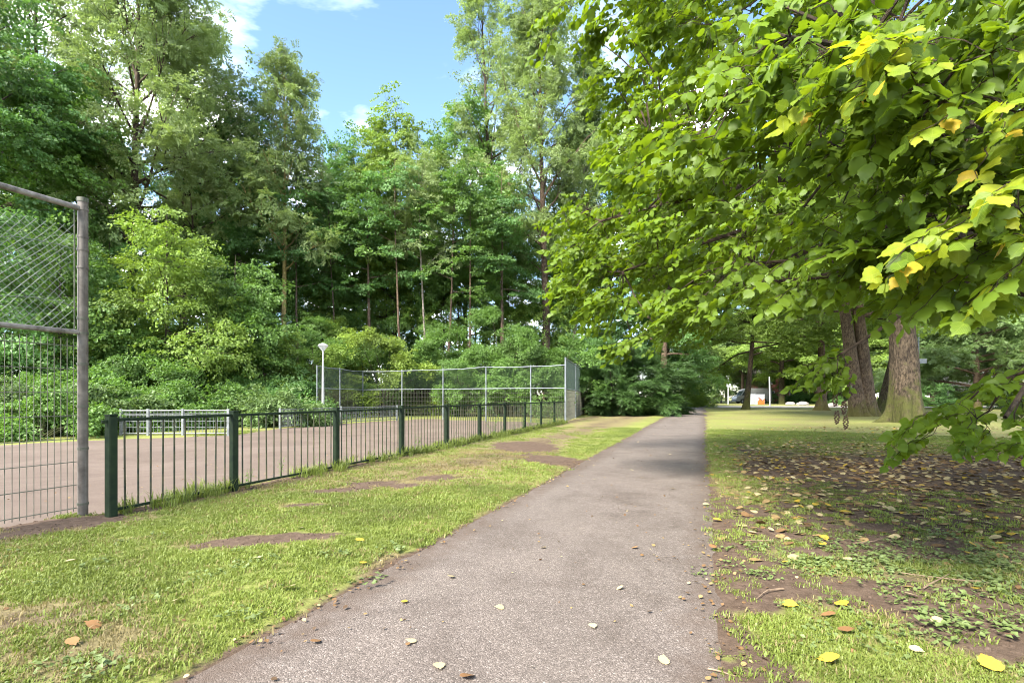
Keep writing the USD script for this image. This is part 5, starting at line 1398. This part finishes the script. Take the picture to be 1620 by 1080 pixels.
def weed_proto(name, seed, h, n, L, lab, cat, group):
    rng = np.random.default_rng(seed)
    s, l = weed_mesh(rng, h, n, L)
    t = thing(name, (0, 0, 0), 0, lab, cat, group)
    mesh_(stage, t + '/stalks', s, '/World/Looks/weed_leaf', False); mesh_(stage, t + '/leaves', l, '/World/Looks/weed_leaf', False)
    return t


def copy_of(src, name, loc, rz, sc, lab, cat, group):
    x = UsdGeom.Xform.Define(stage, numbered(name))
    x.GetPrim().GetReferences().AddInternalReference(src)
    x.ClearXformOpOrder()
    x.GetPrim().SetInstanceable(True)
    x.AddTransformOp(UsdGeom.XformOp.PrecisionDouble, 'place').Set(Gf.Matrix4d(sc * math.cos(rz), sc * math.sin(rz), 0, 0, -sc * math.sin(rz), sc * math.cos(rz), 0, 0, 0, 0, sc, 0, *map(float, loc), 1))
    tag(x, lab, cat, group)
    return x


def class_weed(path, seed, h, n, L):
    stage.CreateClassPrim(path)
    rng = np.random.default_rng(seed)
    s, l = weed_mesh(rng, h, n, L)
    mesh_(stage, path + '/stalks', s, '/World/Looks/weed_leaf', False); mesh_(stage, path + '/leaves', l, '/World/Looks/weed_leaf', False)


for k in range(4):
    class_weed(f'/weed_kind_{k}', 900 + k, (.42, .55, .34, .7)[k], (9, 10, 8, 12)[k], (.09, .10, .08, .09)[k])
PAN = ['first', 'second', 'third', 'fourth', 'fifth', 'sixth', 'seventh', 'eighth', 'ninth', 'tenth']
spots = []
for pn in range(10):
    for fr, pos in ((.16, 'just past its near post'), (.5, 'midway between its posts'), (.84, 'just before its far post')):
        if pn == 0 and fr < .4:
            continue
        spots.append(((pn - 1 + fr) if pn else -.73 + .73 * fr, RG.uniform(.35, .6) if pn == 0 else RG.uniform(.45, .95) if pn < 5 else RG.uniform(.8, 1.5), PAN[pn], pos))
for k, (kk, sc, pn, pos) in enumerate(spots):
    c = POST(kk) + FN * RG.uniform(-.05, .22)
    lab = f'leafy green weed growing at the {pn} railing panel, {pos}'
    copy_of(f'/weed_kind_{k % 4}', 'fence_weed', (c[0], c[1], gz(c[0], c[1]) - .01), RG.uniform(0, 6.28), sc * .75, lab, 'weed', 'weeds growing through the railing')

# crumbs of earth on the bare spots
x, y = field(26000, (-5, 6.5, 1.6, 9), 9, lambda x, y, t, s, d: (t + .6 * (mn(x, y, 5.0) - .5) < .36) & (RG.random(len(x)) < .55))
cr = []
for k in range(5):
    m_ = trimesh.creation.icosphere(1, 1.0)
    v = np.array(m_.vertices) * (0.6 + .8 * meshkit.noise(np.array(m_.vertices) * 1.7 + k * 5)[:, None]) * np.array([1, .8, .6])
    cr.append([('crumb', (v * .009, m_.faces), 'soil_crumb')])
grass_layer('/World/soil_crumbs', cr, x, y, .4, 1.6, 'crumbs of dark earth on the bare spots of the lawn')
# fallen leaves
FL = []
for k in range(22):
    v, f, _ = linden_leaf(1.0, RG)
    v[:, 2] = v[:, 2] * RG.uniform(.15, .7) + .10 * v[:, 1] ** 2
    v[:, 2] -= v[:, 2].min()
    FL.append((v - [.45, 0, 0], f))
LMAT = ['litter_pale', 'litter_tan', 'litter_brown', 'litter_gold', 'litter_tan', 'litter_brown', 'litter_pale', 'litter_dark', 'litter_tan', 'litter_brown', 'litter_pale']
lit = [[('litter', (v * .075, f), LMAT[k % 11])] for k, (v, f) in enumerate(FL)]
n = 30000
x, y = RG.uniform(.6, 17, n), RG.uniform(3.0, 19, n)
q = x * PQ[0] + y * PQ[1]
dens = np.exp(-(np.hypot(x - 6.6, (y - 8.0)) / 5.0) ** 3) * (0.35 + .9 * fb(x, y, .8, 71)) + .10 * (q > 0) * (y > 4)
dens *= ss(-.1, .8, q)
k = RG.random(n) < dens * 1.3
x, y = x[k], y[k]
z = np.maximum(height(x, y), 0.012) + .006
m = len(x)
scatter('/World/leaf_litter', lit, RG.integers(0, 22, m), np.stack([x, y, z], 1), Rot.from_euler('ZYX', np.stack([RG.uniform(0, 6.28, m), RG.normal(0, .16, m), RG.normal(0, .2, m)], 1)), RG.uniform(.55, 1.25, m), 'brown and yellow leaf litter on the shaded earth under the overhanging lime', None, 'stuff')
# litter along the path edges and sprinkled over path and lawn
xs, ys = [], []
for side, nn in ((PL, 300), (PR, 380)):
    t_ = 1.8 + 16 * RG.random(nn) ** 1.6
    o = np.where(RG.random(nn) < .8, np.abs(RG.normal(0, .12, nn)) * (1 if side == PR else -1), RG.normal(0, .12, nn))
    w = PD[None] * t_[:, None] + PQ[None] * (side + o)[:, None]
    xs.append(w[:, 0]); ys.append(w[:, 1])
t_ = 2 + 24 * RG.random(170) ** 1.2; o = RG.uniform(PL, PR, 170)
w = PD[None] * t_[:, None] + PQ[None] * o[:, None]; xs.append(w[:, 0]); ys.append(w[:, 1])
xs.append(RG.uniform(-4, 0.4, 220)); ys.append(RG.uniform(1.8, 9, 220))
xs.append(RG.uniform(-6, 3, 260)); ys.append(RG.uniform(6, 16, 260))
xs.append(RG.uniform(0.9, 5, 420)); ys.append(RG.uniform(1.8, 6, 420))
cu, cw = RG.uniform(-.7, 9, 420), np.abs(RG.normal(0, 1.3, 420)) + .3
xs.append(P2[0] + FD[0] * 1.87 * cu + FN[0] * cw); ys.append(P2[1] + FD[1] * 1.87 * cu + FN[1] * cw)
x, y = np.concatenate(xs), np.concatenate(ys)
m = len(x)
z = np.maximum(height(x, y), 0.016) + .004
scatter('/World/leaf_litter_001', [[('litter', (v * .026, f), ['litter_tan', 'litter_brown', 'litter_dark', 'litter_brown', 'litter_tan', 'litter_brown', 'litter_tan', 'litter_pale'][k % 8])] for k, (v, f) in enumerate(FL)], RG.integers(0, 22, m), np.stack([x, y, z], 1), Rot.from_euler('ZYX', np.stack([RG.uniform(0, 6.28, m), RG.normal(0, .25, m), RG.normal(0, .3, m)], 1)), RG.uniform(.35, 1.1, m), 'small brown leaf scraps along both path edges and on the lawn', None, 'stuff')
# the leaves one can point at, each a thing of its own
ONE = [(456, 942, 'pale', .085), (570, 862, 'yellow', .08), (280, 960, 'pale', .06), (112, 894, 'pale', .06), (475, 843, 'pale', .07), (408, 893, 'pale', .055), (146, 1003, 'brown', .08), (115, 1030, 'brown', .07), (575, 900, 'yellow', .06),
       (714, 917, 'pale', .06), (695, 1060, 'pale', .07), (790, 966, 'pale', .055), (938, 996, 'pale', .055), (1050, 1050, 'pale', .06), (500, 1020, 'brown', .06), (740, 1078, 'brown', .07), (640, 956, 'yellow', .05), (650, 1020, 'pale', .055), (980, 935, 'pale', .05), (1004, 870, 'brown', .05), (860, 870, 'pale', .05), (940, 760, 'pale', .06), (1065, 775, 'yellow', .06), (1000, 745, 'pale', .06), (1060, 720, 'pale', .07), (1010, 700, 'pale', .07),
       (1250, 968, 'yellow', .085), (1333, 968, 'yellow', .085), (1310, 1060, 'yellow', .10), (1565, 1064, 'yellow', .11), (1482, 995, 'pale', .07), (1440, 952, 'pale', .07), (1340, 895, 'pale', .07), (1160, 775, 'pale', .09), (1262, 800, 'yellow', .09), (1290, 805, 'yellow', .09), (1310, 806, 'yellow', .08), (1440, 812, 'pale', .09), (1460, 812, 'yellow', .08), (1300, 870, 'yellow', .075), (1128, 872, 'brown', .07), (1135, 827, 'yellow', .08), (1190, 850, 'pale', .07), (1220, 845, 'pale', .06),
       (1340, 1010, 'brown', .08), (1310, 985, 'brown', .075), (1480, 940, 'pale', .06), (1545, 945, 'yellow', .06), (1540, 870, 'yellow', .07), (1585, 905, 'pale', .07), (1500, 770, 'yellow', .09), (1420, 760, 'pale', .08), (1350, 770, 'yellow', .08), (1560, 800, 'brown', .09), (1590, 840, 'brown', .09), (1380, 830, 'brown', .08), (1600, 1020, 'brown', .07), (1450, 1040, 'pale', .06), (1210, 780, 'pale', .08), (1180, 760, 'yellow', .07), (1590, 760, 'yellow', .1), (1255, 760, 'pale', .08)]
ZONE = {0: 'on the left lawn', 1: 'on the path', 2: 'right of the path'}
COLN = {'pale': 'pale cream', 'yellow': 'bright yellow', 'brown': 'curled brown'}
ORD = ['nearest', 'second nearest', 'third nearest', 'fourth nearest', 'fifth nearest', 'sixth nearest', 'seventh nearest', 'eighth nearest', 'ninth nearest', 'tenth nearest', 'eleventh nearest', 'twelfth nearest', 'thirteenth nearest', 'fourteenth nearest', 'fifteenth nearest', 'sixteenth nearest', 'seventeenth nearest', 'eighteenth nearest', 'nineteenth nearest']
CNT = {}
for k, (a, b, col, s) in enumerate(sorted(ONE, key=lambda w: -w[1])):
    p = on_ground(a, b)
    q = p[0] * PQ[0] + p[1] * PQ[1]
    zn = 0 if q < PL - .02 else 1 if q < PR else 2
    v, f = FL[k % 22]
    v = v * np.array([1, 1, RG.uniform(.6, 1.3)]) * s * 0.92
    z = max(gz(p[0], p[1]), 0.014) + (.006 if zn == 1 else .022)
    v = Rot.from_euler('ZYX', [RG.uniform(0, 6.28), RG.normal(0, .18), RG.normal(0, .18)]).apply(v)
    o = mesh_(stage, numbered('fallen_leaf'), (v, f), '/World/Looks/fallen_' + col, True)
    translate(o, (p[0], p[1], z))
    i_ = CNT[(col, zn)] = CNT.get((col, zn), -1) + 1
    tag(o, f'{COLN[col]} fallen leaf {ZONE[zn]}, {ORD[i_]} of these to the camera', 'leaf', f'{COLN[col]} fallen leaves {ZONE[zn]}')
# twigs dropped under the tree
for k, (a, b, ln) in enumerate([(1345, 867, .35), (1462, 940, .4), (1585, 935, .5), (1220, 862, .2), (1240, 940, .3), (1120, 1062, .14)]):
    p = on_ground(a, b)
    pts = wander((p[0], p[1], gz(p[0], p[1]) + .012), (math.cos(.2 + k), math.sin(.2 + k) * .3, 0), ln, 5, 0, .1, RG); pts[:, 2] = np.clip(pts[:, 2], gz(p[0], p[1]) + .008, gz(p[0], p[1]) + .02)
    o = MB().tube(pts, np.linspace(.005, .002, 6), 5).build('fallen_twig', 'wood_rot')
    tag(o, ('thin dead twig on the bare earth, farthest of the group', 'thin dead twig beside the clover patch', 'longest dead twig, at the right edge below the clover', 'short dead twig near the small yellow leaves', 'bent dead twig on the bare patch by the path', 'tiny twig lying at the very edge of the path')[k], 'twig')
